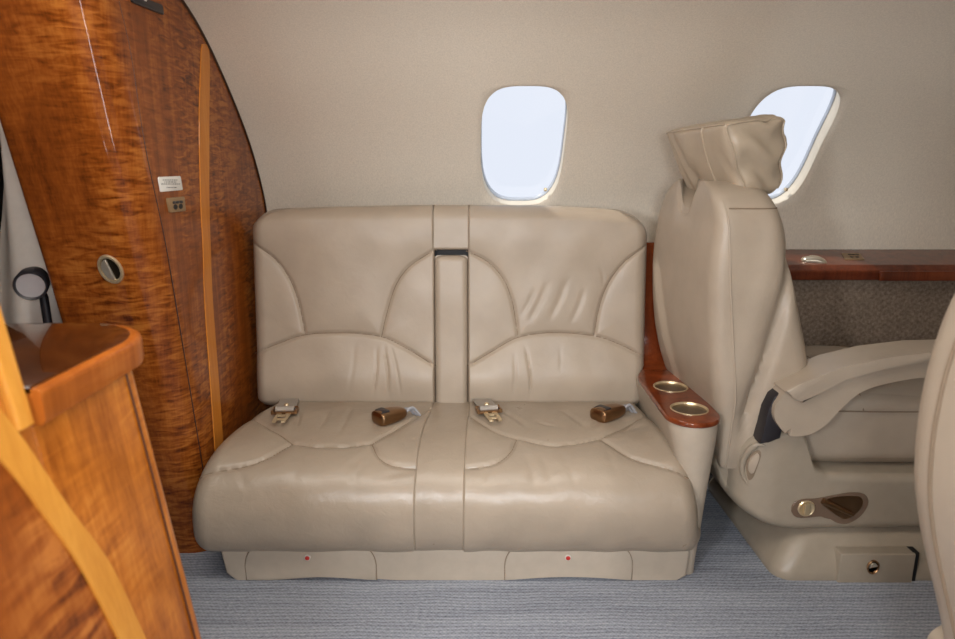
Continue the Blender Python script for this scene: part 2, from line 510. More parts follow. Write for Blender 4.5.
ec = np.array([(BX, wall_y(z)-0.004, z) for z in np.linspace(0.3, 1.5, 60)])
obj('edge_trim', *tube(ec, 0.005, 6), m_plain('dark_edge', srgb(56, 28, 12), 0.4), bh)

# front face helper
def on_front(px, py):
    z = 0.85
    for _ in range(12):
        p = at(px, py, Y=float(yc(z))); z = p[2]
    return p
# latch
c = on_front(111, 269); slope = (1.573-1.705)/(0.85-0.282)
fx = np.array([1, 0, 0.0]); fz = np.array([0, slope, 1.0]); fz /= np.linalg.norm(fz); fn = np.cross(fx, fz)   # -> -Y
lt = thing('door_latch', tuple(c), 'oval brushed metal latch on the left face of the wooden bulkhead', 'latch')
tilt = math.radians(14)
ax = fx*math.cos(tilt) + fz*math.sin(tilt)*-1; az = np.cross(fn, ax)*-1
az = fz*math.cos(tilt) + fx*math.sin(tilt)*-1; ax = np.cross(az, fn)
Mx = frame(c, ax*0.76, az, fn)
obj('bezel', *lathe([(0.0355, -0.002), (0.036, 0.003), (0.034, 0.006), (0.029, 0.006), (0.027, 0.002), (0.026, 0.001)], 40, Mx), M['champagne'], lt)
obj('recess', *lathe([(0.027, 0.0012), (0.0001, 0.0012)], 40, Mx), m_plain('latch_recess', srgb(70, 62, 50), 0.3, 0.8), lt)
hp = [(-0.024*math.cos(a), 0.026*math.sin(a)) for a in np.linspace(-PI/2, PI/2, 20)]
obj('paddle', *prism(hp[::-1], lambda a, b, d: Mx[:3, :3] @ np.array([a*1.0+0.002, b, d]) + c, 0.001, 0.007, 0.002), M['nickel'], lt)

# placard & outlet & top sign on the bulkhead side face
def on_side(px, py): return at(px, py, X=BX)
def side_plate(name, quad, th, mat, parent=None, bev=0.001, **k):
    q = [on_side(*p) for p in quad]
    poly = rounded_poly([(p[1], p[2]) for p in q], [0.004]*4, 4)
    return obj(name, *prism(poly, lambda a, b, d: (BX+d, a, b), -0.001, th, bev, 2, False), mat, parent, **k)
c = on_side(170, 184)
pq = thing('placard', tuple(c), 'small white placard with grey print on the wooden bulkhead', 'placard')
side_plate('plate', [(157.5, 177), (180, 176), (182.5, 190), (160, 192)], 0.0015, M['white'], pq)
mb = MB()
for (y, a, b) in ((180, 162, 177), (182, 163.5, 176), (184, 160.5, 179.5), (187.5, 166, 176)):
    xx = a
    rng = np.random.default_rng(int(y*10))
    while xx < b:
        w = rng.uniform(1.0, 2.4); e = min(b, xx+w)
        q = [on_side(xx, y-0.45), on_side(e, y-0.5), on_side(e, y+0.45), on_side(xx, y+0.5)]
        V = np.array([(BX+0.0017, p[1], p[2]) for p in q]); mb.add(V, [(0, 1, 2, 3)]); xx = e+0.55
mb.build('lettering', M['ink'], pq, smooth=False)
c = on_side(175, 205)
ot = thing('jack_plate', tuple(c), 'small tan outlet plate under the white placard on the bulkhead', 'outlet')
side_plate('plate', [(165.5, 198), (182.5, 196.5), (184, 211), (168.5, 212.5)], 0.006, M['brownplate'], ot, 0.002)
for q in ([(170, 201.3), (173, 201), (173.3, 203.8), (170.3, 204)], [(173.6, 201), (176.6, 200.7), (176.8, 203.4), (173.8, 203.7)], [(177.2, 200.6), (180, 200.4), (180.2, 203), (177.4, 203.3)]):
    side_plate('switch', q, 0.0075, M['dkplastic'], ot, 0.0005)
for px in (173, 178.3):
    c2 = on_side(px, 207 - (px-173)*0.12); Mx2 = frame(c2, (0, 1, 0), (0, 0, 1), (1, 0, 0), (1, 0.55, 1))
    obj('socket', *lathe([(0.012, 0.0055), (0.011, 0.0068), (0.0001, 0.0068)], 16, Mx2), M['dark'], ot)
c = on_side(147, 3)
sg = thing('overhead_sign', tuple(c), 'dark strip-shaped sign at the top of the wooden bulkhead', 'sign')
side_plate('sign_plate', [(131, -6), (160, 5), (162, 15), (130, 2)], 0.006, M['dkplastic'], sg, 0.001)
side_plate('sign_mark', [(140.5, -2), (144.0, -1), (144.3, 1.6), (141.4, 0.6)], 0.0066, M['white'], sg, 0.0002)

# ------------------------------------------------------------------ curtain + lamp behind the bulkhead
cl = [at(x, y, Y=1.78) for x, y in [(6, 132), (3, 200), (-2, 260), (-6, 330)]]
cr = [at(x, y, Y=1.72) for x, y in [(12, 132), (30, 200), (50, 262), (62, 330)]]
cl = smooth_path([cl[0] + (cl[0]-cl[1])*0.7] + cl, 40); cr = smooth_path([cr[0] + (cr[0]-cr[1])*0.7] + cr, 40)
t = np.linspace(0, 1, 30)
front = cl[:, None]*(1-t)[None, :, None] + cr[:, None]*t[None, :, None]
front[..., 1] += 0.012*np.sin(t*9)[None, :]*np.linspace(0.3, 1, 40)[:, None] - 0.03*np.sin(t*PI)[None, :]
ring = np.concatenate([front, front[:, ::-1] + np.array([0, 0.012, 0])], 1)
cu = obj('curtain', *loft(ring), M['cloth'], origin=tuple(front[-1, 15])); tag(cu, 'pale draped curtain in the gap left of the wooden bulkhead', 'curtain')
c = at(31, 285, Y=1.60); nrm = np.array([0.35, -0.9, -0.15]); nrm /= np.linalg.norm(nrm)
e1 = np.cross((0, 0, 1), nrm); e1 /= np.linalg.norm(e1); e2 = np.cross(nrm, e1)
lm = thing('reading_light', tuple(c), 'round chrome reading light with black rim in front of the pale curtain', 'lamp')
Ml = frame(c, e1, e2, nrm)
obj('housing', *lathe([(0.0001, -0.06), (0.028, -0.058), (0.035, -0.03), (0.036, 0.006), (0.034, 0.009), (0.030, 0.006), (0.029, -0.002)], 36, Ml), M['dkplastic'], lm)
obj('reflector', *lathe([(0.030, 0.004), (0.022, -0.010), (0.010, -0.016), (0.0001, -0.017)], 36, Ml), M['chrome'], lm)
obj('bulb', *lathe([(0.009, -0.016), (0.009, -0.006), (0.006, -0.002), (0.0001, -0.001)], 20, Ml), M['white'], lm)
V, F = tube([c - nrm*0.05, c - nrm*0.05 + np.array([0.005, 0.015, -0.05]), c + np.array([0.0, 0.045, -0.35])], 0.010, 10)
obj('arm', V, F, M['dkplastic'], lm)

# ------------------------------------------------------------------ divan
dv = thing('divan', (-0.08, 1.9, 0), 'two-seat beige leather divan under the cabin window', 'sofa')
RB = math.radians(7.0)
BO = np.array([0, 2.10, 0.325]); BU = np.array([0, math.sin(RB), math.cos(RB)]); BN = np.array([0, -math.cos(RB), math.sin(RB)])
def back_uv(px, py):
    d = ray(px, py); t = ((BO-CAM) @ BN)/(d @ BN); p = CAM + t*d - BO
    return np.array([p[0], p @ BU])

def ease(n, a=0.8):
    t = np.linspace(0, 1, n); return t - a*np.sin(2*PI*t)/(2*PI)

def panel(name, mapf, xl, xr, H, ztop=None, corners=((0, 0),)*4, R=(0.02,)*4, seams=(), puff=0.008, pw=0.03, gd=0.005, gw=0.0045,
          creases=(), extra=None, T=0.12, nu=200, nv=210, mat=None, parent=None, seam_r=0.0014, angle=None, label=None):
    """upholstered panel. mapf(x, v, h)->3D, h along the outward normal. xl/xr functions of v. corners (rx,rz): tl,tr,bl,br. R: l,r,t,b"""
    s = ease(nv); u = ease(nu)
    V = s*H
    XL = np.array([xl(v) for v in V]); XR = np.array([xr(v) for v in V])
    def inset(rx, rz, d):
        if rz <= 0: return 0*d
        q = np.clip(1-d/rz, 0, 1); return rx*(1-np.sqrt(1-q*q))
    XL = XL + inset(*corners[0], H-V) + inset(*corners[2], V)
    XR = XR - inset(*corners[1], H-V) - inset(*corners[3], V)
    x = XL[None, :] + u[:, None]*(XR-XL)[None, :]
    v = np.broadcast_to(V[None, :], x.shape).copy()
    if ztop is not None: v = v*ztop(x)/H
    Ht = ztop(x) if ztop is not None else H
    q = []
    for d, r in zip((x-XL[None], XR[None]-x, Ht-v, v), R):
        q.append(np.clip(1-d/r, 0, 1)**2 if r > 0 else 0*x)
    A = q[0]+q[1]+q[2]+q[3]
    Re = sum(a*r for a, r in zip(q, R))/np.maximum(A, 1e-9)
    h = -Re*(1-np.sqrt(np.clip(1-A, 0, 1)))
    P = np.stack([x.ravel(), v.ravel()], 1)
    edge = np.clip(1-A, 0, 1).ravel()
    if seams:
        d = np.full(len(P), 9.0)
        for sm in seams: d = np.minimum(d, seg_dist(P, sm))
        h = h + ((puff*(1-np.exp(-d/pw)) - gd*np.exp(-(d/gw)**2))*edge**0.5).reshape(x.shape)
    for (line, dep, wid) in creases:
        d = seg_dist(P, line)
        L0 = np.minimum(np.linalg.norm(P-line[0], axis=1), np.linalg.norm(P-line[-1], axis=1))
        h = h - (dep*np.exp(-(d/wid)**2)*np.clip(L0/0.04, 0, 1)*edge).reshape(x.shape)
    if extra is not None: h = h + extra(x, v)*edge.reshape(x.shape)**0.5
    G = mapf(x, v, h)
    nuu, nvv = x.shape
    F = grid_faces(nuu, nvv)
    loop = [i*nvv for i in range(nuu)] + [(nuu-1)*nvv + j for j in range(1, nvv)] + [i*nvv+nvv-1 for i in range(nuu-2, -1, -1)] + [j for j in range(nvv-2, 0, -1)]
    Vt = G.reshape(-1, 3); hl = h.ravel()[loop]
    B1 = mapf(P[loop, 0], P[loop, 1], np.minimum(hl, 0)*0 - T)
    n0 = len(Vt); m = len(loop); Vt = np.concatenate([Vt, B1])
    for k in range(m): F.append((loop[k], loop[(k+1) % m], n0+(k+1) % m, n0+k))
    F.append([n0+k for k in range(m)])
    o = obj(name, Vt, F, mat, parent, angle=angle or 50, label=label)
    if seams and seam_r:
        mb = MB()
        for sm in seams:
            # height of the surface at the seam
            sx, sv = sm[:, 0], sm[:, 1]
            hh = []
            for a, b in zip(sx, sv):
                k = np.argmin((P[:, 0]-a)**2 + (P[:, 1]-b)**2); hh.append(h.ravel()[k])
            hh = np.array(hh)
            if len(hh) > 5: hh = np.convolve(np.pad(hh, 2, 'edge'), np.ones(5)/5, 'valid')
            mb.add(*tube(mapf(sx, sv, hh+0.0002), seam_r, 6))
        mb.build('seam', M['seam'], o)
    return o

def back_map(x, v, h):
    x, v, h = np.broadcast_arrays(x, v, h)
    return BO + np.stack([x, 0*x, 0*x], -1) + v[..., None]*BU + h[..., None]*BN

def bseam(pts, n=50): return smooth_path([back_uv(*p) for p in pts], n)
def cr(a, b, dep, wid, fn=None):
    fn = fn or back_uv
    dep = dep*(1.15 if fn is not back_uv else 1.1)
    return (resample(np.array([fn(*a), fn(*((a[0]+b[0])/2 + (b[1]-a[1])*0.04, (a[1]+b[1])/2)), fn(*b)]), 8), dep, wid)

def wavy(seed, amp, sx, sv):
    rng = np.random.default_rng(seed); ph = rng.uniform(0, 6.28, (6, 3)); k = rng.uniform(0.6, 1.6, (6, 2))*rng.choice([-1, 1], (6, 2))
    def f(x, v):
        h = 0*x
        for i in range(6): h = h + np.sin(x*k[i, 0]*2*PI/sx + v*k[i, 1]*2*PI/sv + ph[i, 0] + 0.8*np.sin(x*5+v*9+ph[i, 1]))
        return amp*h/3
    return f

HB = 0.645
lS = [bseam([(251, 242), (254, 244), (274, 258), (290, 280), (299, 305), (305, 334)]),
      bseam([(437, 250), (433, 251), (409, 267), (395, 287), (386, 316), (381.5, 337)]),
      bseam([(252, 355), (256, 353), (280, 343), (305, 335), (344, 333), (381.5, 337), (406, 348), (433, 364), (437, 366)], 80)]
rS = [bseam([(466, 251), (469, 252), (488, 262), (504, 280), (513, 305), (518, 337.6)]),
      bseam([(648, 245), (645, 247), (624, 262), (608, 284), (599, 309), (594, 336)]),
      bseam([(466, 366), (469, 364.6), (491, 352), (518, 337.6), (552, 333), (594, 336), (621, 345), (642, 356), (646, 358)], 80)]
def lower_puff(x, v): return 0.022*np.exp(-((v-0.09)/0.085)**2) + 0.010*np.exp(-((v-0.56)/0.09)**2)
wl, wr = wavy(3, 0.0012, 0.25, 0.3), wavy(8, 0.0016, 0.2, 0.35)
lc = [cr((377, 345), (374, 398), 0.004, 0.004), cr((384, 343), (390, 398), 0.005, 0.004), cr((390, 342), (402, 396), 0.003, 0.004), cr((355, 342), (350, 392), 0.0015, 0.006)]
rc = [cr((525, 345), (530, 398), 0.005, 0.004), cr((514, 350), (512, 396), 0.003, 0.005), cr((559, 345), (559, 372), 0.002, 0.004), cr((600, 265), (604, 290), 0.003, 0.005),
      cr((548, 280), (527, 325), 0.004, 0.010), cr((568, 275), (548, 322), 0.0035, 0.010), cr((585, 285), (570, 325), 0.003, 0.009), cr((536, 285), (520, 318), 0.003, 0.008)]
XLB, XLI, XRI, XRB = -0.715, -0.1365, -0.030, 0.540
panel('backrest', back_map, lambda v: XLB, lambda v: XLI, HB, lambda x: 0.630 + 0.016*np.clip((x+0.70)/0.5, 0, 1)**0.6,
      ((0.085, 0.07), (0, 0), (0.03, 0.035), (0.006, 0.01)), (0.045, 0.007, 0.05, 0.03), lS, 0.009, 0.03, 0.0065, 0.0045, lc,
      lambda x, v: lower_puff(x, v) + wl(x, v), 0.10, 210, 220, M['leather'], dv)
panel('backrest', back_map, lambda v: XRI, lambda v: XRB, HB, lambda x: 0.646 - 0.020*np.clip((x-0.15)/0.37, 0, 1)**1.6,
      ((0, 0), (0.10, 0.085), (0.006, 0.01), (0.03, 0.035)), (0.007, 0.045, 0.05, 0.03), rS, 0.009, 0.03, 0.0065, 0.0045, rc,
      lambda x, v: lower_puff(x, v) + wr(x, v), 0.10, 210, 220, M['leather'], dv)
vb = back_uv(450, 251)[1]
panel('back_bridge', lambda x, v, h: back_map(x, v + vb + 0.004, h), lambda v: XLI-0.0045, lambda v: XRI+0.0045, 0.646-vb-0.004, None, ((0, 0),)*4, (0.005, 0.005, 0.05, 0.008),
      (), extra=lambda x, v: 0.004+0*x, T=0.10, nu=40, nv=60, mat=M['leather'], parent=dv)
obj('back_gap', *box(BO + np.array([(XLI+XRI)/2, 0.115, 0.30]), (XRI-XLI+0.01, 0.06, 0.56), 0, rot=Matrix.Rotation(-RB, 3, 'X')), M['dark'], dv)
arm = panel('armrest', lambda x, v, h: back_map(x, v - 0.025, h + 0.008), lambda v: -0.1362, lambda v: -0.0303, vb+0.012, None, ((0.012, 0.012), (0.012, 0.012), (0.02, 0.02), (0.02, 0.02)),
            (0.022, 0.022, 0.022, 0.03), (), extra=lambda x, v: 0.006*np.exp(-((v-0.10)/0.1)**2) + 0.004*np.exp(-((v-0.38)/0.08)**2), T=0.05, nu=50, nv=120, mat=M['leather'], parent=dv)

# seat cushions: profile in YZ, s runs from the back forwards and under the front roll
SPROF = spline([(2.19, 0.325), (2.10, 0.338), (1.98, 0.347), (1.85, 0.351), (1.75, 0.347), (1.672, 0.326), (1.622, 0.285), (1.598, 0.230), (1.602, 0.162), (1.624, 0.114), (1.664, 0.092), (1.72, 0.088)], 500)
SL_ = np.r_[0, np.cumsum(np.linalg.norm(np.diff(SPROF, axis=0), axis=1))]; SEATL = SL_[-1]
ST_ = np.gradient(SPROF, axis=0); ST_ /= np.linalg.norm(ST_, axis=1)[:, None]; SN_ = np.stack([ST_[:, 1], -ST_[:, 0]], 1)
def seat_map(x, s, h):
    x, s, h = np.broadcast_arrays(x, s, h)
    y = np.interp(s, SL_, SPROF[:, 0]) + h*np.interp(s, SL_, SN_[:, 0]); z = np.interp(s, SL_, SPROF[:, 1]) + h*np.interp(s, SL_, SN_[:, 1])
    return np.stack([x, y, z], -1)
if seat_map(0.0, 0.3, 0.1)[2] < seat_map(0.0, 0.3, 0.0)[2]: SN_ = -SN_
def seat_uv(px, py):
    ss = np.linspace(0, SEATL*0.86, 700); yy = pix(seat_map(0.0, ss, 0.004))[:, 1]
    yy = np.maximum.accumulate(yy); s = float(np.interp(py, yy, ss))
    p = seat_map(0.0, s, 0.0); q = p-CAM; f = q[1]*CP-q[2]*SP
    return np.array([(px-477.5)/FPX*f, s])
def sseam(pts, n=40): return smooth_path([seat_uv(*p) for p in pts], n)
def tabf(tab):
    q = spline(tab, 200); return lambda v: float(np.interp(v, q[:, 0], q[:, 1]))
def s_at_y(y): return float(np.interp(-y, -SPROF[:430, 0], SL_[:430]))
sF = s_at_y(1.605); sM = s_at_y(1.82)
xl_seat = tabf([(0, -0.665), (s_at_y(2.05), -0.675), (sM, -0.716), (sF-0.10, -0.744), (sF, -0.752), (sF+0.08, -0.750), (sF+0.14, -0.735), (SEATL, -0.69)])
xr_seat = tabf([(0, 0.520), (s_at_y(2.05), 0.525), (sM, 0.545), (sF-0.10, 0.575), (sF, 0.594), (sF+0.08, 0.596), (sF+0.14, 0.586), (SEATL, 0.55)])
xli = tabf([(0, -0.136), (s_at_y(2.0), -0.140), (sM, -0.152), (sF, -0.160), (SEATL, -0.158)])
xri = tabf([(0, -0.028), (s_at_y(2.0), -0.028), (sM, -0.034), (sF, -0.040), (SEATL, -0.040)])
sl = [sseam([(196, 474), (201, 473), (242, 465.6), (269, 456), (293, 442.6)]), sseam([(252, 418), (255, 420.6), (275, 431), (293, 442.6)]),
      sseam([(293, 442.6), (318, 446), (344, 446), (372, 442.6)]), sseam([(372, 442.6), (397, 429), (417, 418), (431, 408)]), sseam([(372, 442.6), (379, 456), (394, 465), (419, 468)])]
sr = [sseam([(468, 415), (470.6, 417), (494, 431), (516.6, 438)]), sseam([(516.6, 438), (510, 451), (494, 463), (461, 469)]), sseam([(516.6, 438), (544, 444), (573, 443), (600, 438)]),
      sseam([(600, 438), (620, 429), (634, 422), (648, 415)]), sseam([(600, 438), (627, 454.6), (656, 465), (690, 475)])]
def S(a, b, d, w): return cr(a, b, d, w, seat_uv)
lcr = [S((330, 412), (318, 432), 0.004, 0.008), S((352, 410), (338, 436), 0.003, 0.008), S((300, 415), (296, 432), 0.003, 0.006), S((395, 414), (375, 430), 0.003, 0.008),
       S((262, 425), (278, 434), 0.003, 0.008), S((235, 470), (250, 492), 0.002, 0.008), S((300, 452), (292, 490), 0.0012, 0.010), S((352, 455), (356, 500), 0.0012, 0.010),
       S((377, 478), (415, 470), 0.002, 0.006), S((372, 455), (352, 480), 0.0015, 0.008), S((368, 452), (342, 474), 0.0015, 0.008)]
rcr = [S((534, 424), (558, 430), 0.004, 0.006), S((500, 412), (530, 430), 0.004, 0.010), S((560, 412), (590, 432), 0.003, 0.010), S((608, 415), (590, 432), 0.003, 0.008),
       S((640, 410), (622, 420), 0.003, 0.007), S((645, 425), (625, 432), 0.003, 0.008), S((540, 452), (552, 490), 0.0015, 0.010), S((525, 452), (535, 492), 0.0015, 0.010),
       S((560, 450), (576, 492), 0.0012, 0.010), S((605, 448), (616, 478), 0.0015, 0.010), S((490, 462), (478, 490), 0.0015, 0.008)]
ws, ws2 = wavy(21, 0.0015, 0.22, 0.25), wavy(33, 0.0015, 0.2, 0.22)
crown = lambda x, v: 0.006*np.exp(-((v-0.25)/0.15)**2)
panel('seat_cushion', seat_map, xl_seat, xli, SEATL, None, ((0, 0), (0, 0), (0.01, 0.02), (0, 0)), (0.055, 0.008, 0.0, 0.02), sl, 0.008, 0.035, 0.0055, 0.0045, lcr,
      lambda x, v: crown(x, v) + ws(x, v), 0.05, 200, 230, M['seatleather'], dv)
panel('seat_cushion', seat_map, xri, xr_seat, SEATL, None, ((0, 0), (0, 0), (0, 0), (0.01, 0.02)), (0.008, 0.050, 0.0, 0.02), sr, 0.008, 0.035, 0.0055, 0.0045, rcr,
      lambda x, v: crown(x, v) + ws2(x, v), 0.05, 200, 230, M['seatleather'], dv)
panel('center_cushion', seat_map, lambda v: xli(v)-0.0045, lambda v: xri(v)+0.0045, SEATL, None, ((0, 0),)*4, (0.005, 0.005, 0.0, 0.02), (), creases=[S((437, 408), (438, 470), 0.0, 0.01)],
      extra=lambda x, v: 0.005 + 0.6*ws(x*1.5, v), T=0.05, nu=50, nv=180, mat=M['seatleather'], parent=dv)

# plinth of the divan
def plinth_poly():
    xs = np.linspace(-0.655, 0.545, 121); y = []
    for x in xs:
        a = 0.0
        for c0, hw in ((-0.385, 0.165), (0.245, 0.165)):
            q = (x-c0)/hw
            if abs(q) < 1: a = max(a, 0.010*math.cos(q*PI/2)**1.2)
        y.append(a)
    return np.concatenate([np.stack([xs, y], 1), [(0.562, 0.012), (0.568, 0.115), (-0.690, 0.115), (-0.675, 0.02)]])
obj('plinth', *prism(plinth_poly(), lambda a, b, d: (a, d, b), 2.2, 1.650, 0.008, 3, False), M['shell'], dv)
# flip so the rounded rim is the front one: prism rounds d1, so build a thin front plate too
for (a0, a1, cx) in ((246, 376, 307.5), (505, 632, 568)):
    pl_ = at(a0, 576, Y=1.645)[0]; pr_ = at(a1, 576, Y=1.645)[0]; zt = 0.1
    top = 0.108; w = pr_-pl_
    pts = [(pl_, 0.002), (pl_, 0.045)] + [(pl_ + 0.055*(1-math.cos(a)), 0.045 + (top-0.045)*math.sin(a)) for a in np.linspace(0.2, PI/2, 8)]
    pts += [(pr_ - 0.055*(1-math.cos(a)), 0.045 + (top-0.045)*math.sin(a)) for a in np.linspace(PI/2, 0.2, 8)] + [(pr_, 0.045), (pr_, 0.002)]
    pts += [(pr_ - w*q, 0.002 + 0.010*math.sin(PI*q)) for q in np.linspace(0.08, 0.92, 14)]
    pts = np.array(pts); ctr = np.array([(pl_+pr_)/2, 0.05])
    obj('panel_gap', *prism((pts-ctr)*np.array([1.012, 1.03])+ctr, lambda a, b, d: (a, d, b), 1.656, 1.6487), M['seam'], dv)
    ap = obj('access_panel', *prism(pts, lambda a, b, d: (a, d, b), 1.656, 1.6457, 0.002, 2, False), M['shell'], dv)
    c = at(cx, 557.5, Y=1.6452); Mx = frame(c, (1, 0, 0), (0, 0, 1), (0, -1, 0))
    rm = obj('button_rim', *lathe([(0.0085, -0.001), (0.0085, 0.002), (0.006, 0.003)], 20, Mx), M['redrim'], ap)
    obj('button', *lathe([(0.006, 0.0), (0.006, 0.004), (0.0045, 0.005), (0.0001, 0.005)], 20, Mx), M['red'], ap, label='small red button')

# ------------------------------------------------------------------ cup-holder console
cs = thing('end_console', (0.575, 1.95, 0), 'narrow beige end console with red wooden top between divan and single seat', 'console')
def con_ring(z, xl, xr, yf, yb=2.25):
    r = (xr-xl)/2*0.999; cx = (xl+xr)/2
    pts = [(xl, y) for y in np.linspace(yb, yf+r, 12)] + [(cx - r*math.cos(a), yf+r - r*math.sin(a)*1.0) for a in np.linspace(0, PI, 24)[1:-1]] + [(xr, y) for y in np.linspace(yf+r, yb, 12)]
    return [(a, b, z) for a, b in pts]
CT = [(0.0, 0.550, 0.594, 1.675), (0.03, 0.548, 0.594, 1.672), (0.12, 0.545, 0.600, 1.664), (0.25, 0.535, 0.610, 1.655), (0.35, 0.518, 0.621, 1.648), (0.40, 0.506, 0.627, 1.645), (0.425, 0.501, 0.629, 1.645), (0.437, 0.503, 0.628, 1.647)]
ct = spline(CT, 30)
obj('body', *loft([con_ring(*r) for r in ct]), M['shell'], cs, angle=60)
# wooden top with two holes: built from rows + rings
ZT = 0.452; cxs = 0.576; RC = 0.047; CY = [at(695, 409, Z=ZT)[1], at(676.5, 387, Z=ZT)[1]]
cupx = [0.566, 0.566]
def top_half(y):
    """xl,xr of the wooden top at y"""
    xl, xr, yf = 0.497, 0.630, 1.646; r = (xr-xl)/2; cx = (xl+xr)/2
    if y < yf+r: w = math.sqrt(max(0, r*r-(yf+r-y)**2)); return cx-w, cx+w
    if y > 2.02: k = min(1, (y-2.02)/0.10); return xl + 0.03*k*k*(3-2*k), xr
    return xl, xr
wb = MB()
def in_outline(y): return top_half(y)
# perimeter polygon of the flat part, triangulated with holes
bm = bmesh.new()
ysr = [1.646 + 0.0665*(1-math.cos(a)) for a in np.linspace(0.12, PI/2, 14)] + list(np.linspace(1.75, 2.10, 20))
leftp = [(top_half(y)[0], y) for y in ysr]; rightp = [(top_half(y)[1], y) for y in ysr]
outer = [(0.5635, 1.6462)] + rightp + leftp[::-1]
def addloop(pts):
    vs = [bm.verts.new((p[0], p[1], ZT)) for p in pts]
    return [bm.edges.new((vs[i], vs[(i+1) % len(vs)])) for i in range(len(vs))], vs
E, ov = addloop(outer); inner = []
for cx, cy in zip(cupx, CY):
    e, vs = addloop([(cx+RC*math.cos(a), cy+RC*math.sin(a)) for a in np.linspace(0, 2*PI, 40, endpoint=False)]); E += e; inner.append(vs)
bmesh.ops.triangle_fill(bm, use_beauty=True, use_dissolve=False, edges=E)
# rim: outward rounded edge down
def rim(vs, steps):
    prev = vs
    n = len(vs)
    for (off, dz) in steps:
        cur = []
        for i, v in enumerate(vs):
            a = vs[i-1].co; b = vs[(i+1) % n].co; t = (b-a); nrm = Vector((t.y, -t.x, 0)).normalized()
            cur.append(bm.verts.new(v.co + nrm*off + Vector((0, 0, dz))))
        for i in range(n): bm.faces.new((prev[i], prev[(i+1) % n], cur[(i+1) % n], cur[i]))
        prev = cur
rim(ov, [(0.003, -0.001), (0.005, -0.004), (0.006, -0.008), (0.005, -0.013), (0.001, -0.016)])
for vs in inner: rim(vs, [(0.0, -0.012)])
V, F = from_bm(bm); wb.add(V, F)
# rising back section
up = spline([(2.10, ZT), (2.15, ZT+0.012), (2.185, ZT+0.06), (2.205, ZT+0.15), (2.235, 0.84)], 40)
rr = []
for k, (y, z) in enumerate(up):
    q = k/39; xl = 0.526 + 0.006*q; xr = 0.630
    rr.append([(xl, y, z), (xr, y, z), (xr, y+0.02, z-0.012*(1-q)), (xl, y+0.02, z-0.012*(1-q))])
wb.add(*loft(rr))
wt = wb.build('wooden_top', M['redwoody'], cs, angle=35)
for cx, cy in zip(cupx, CY):
    Mx = frame((cx, cy, ZT), (1, 0, 0), (0, 1, 0), (0, 0, 1))
    cup = obj('cup_holder', *lathe([(0.0458, -0.003), (0.0450, -0.012), (0.0435, -0.066), (0.040, -0.070), (0.0001, -0.070)], 48, Mx), M['liner'], cs)
    obj('cup_rim', *lathe([(0.0462, -0.004), (0.050, 0.0005), (0.050, 0.002), (0.0480, 0.003), (0.0462, 0.001), (0.0455, -0.006)], 48, Mx), M['champagne'], cup)

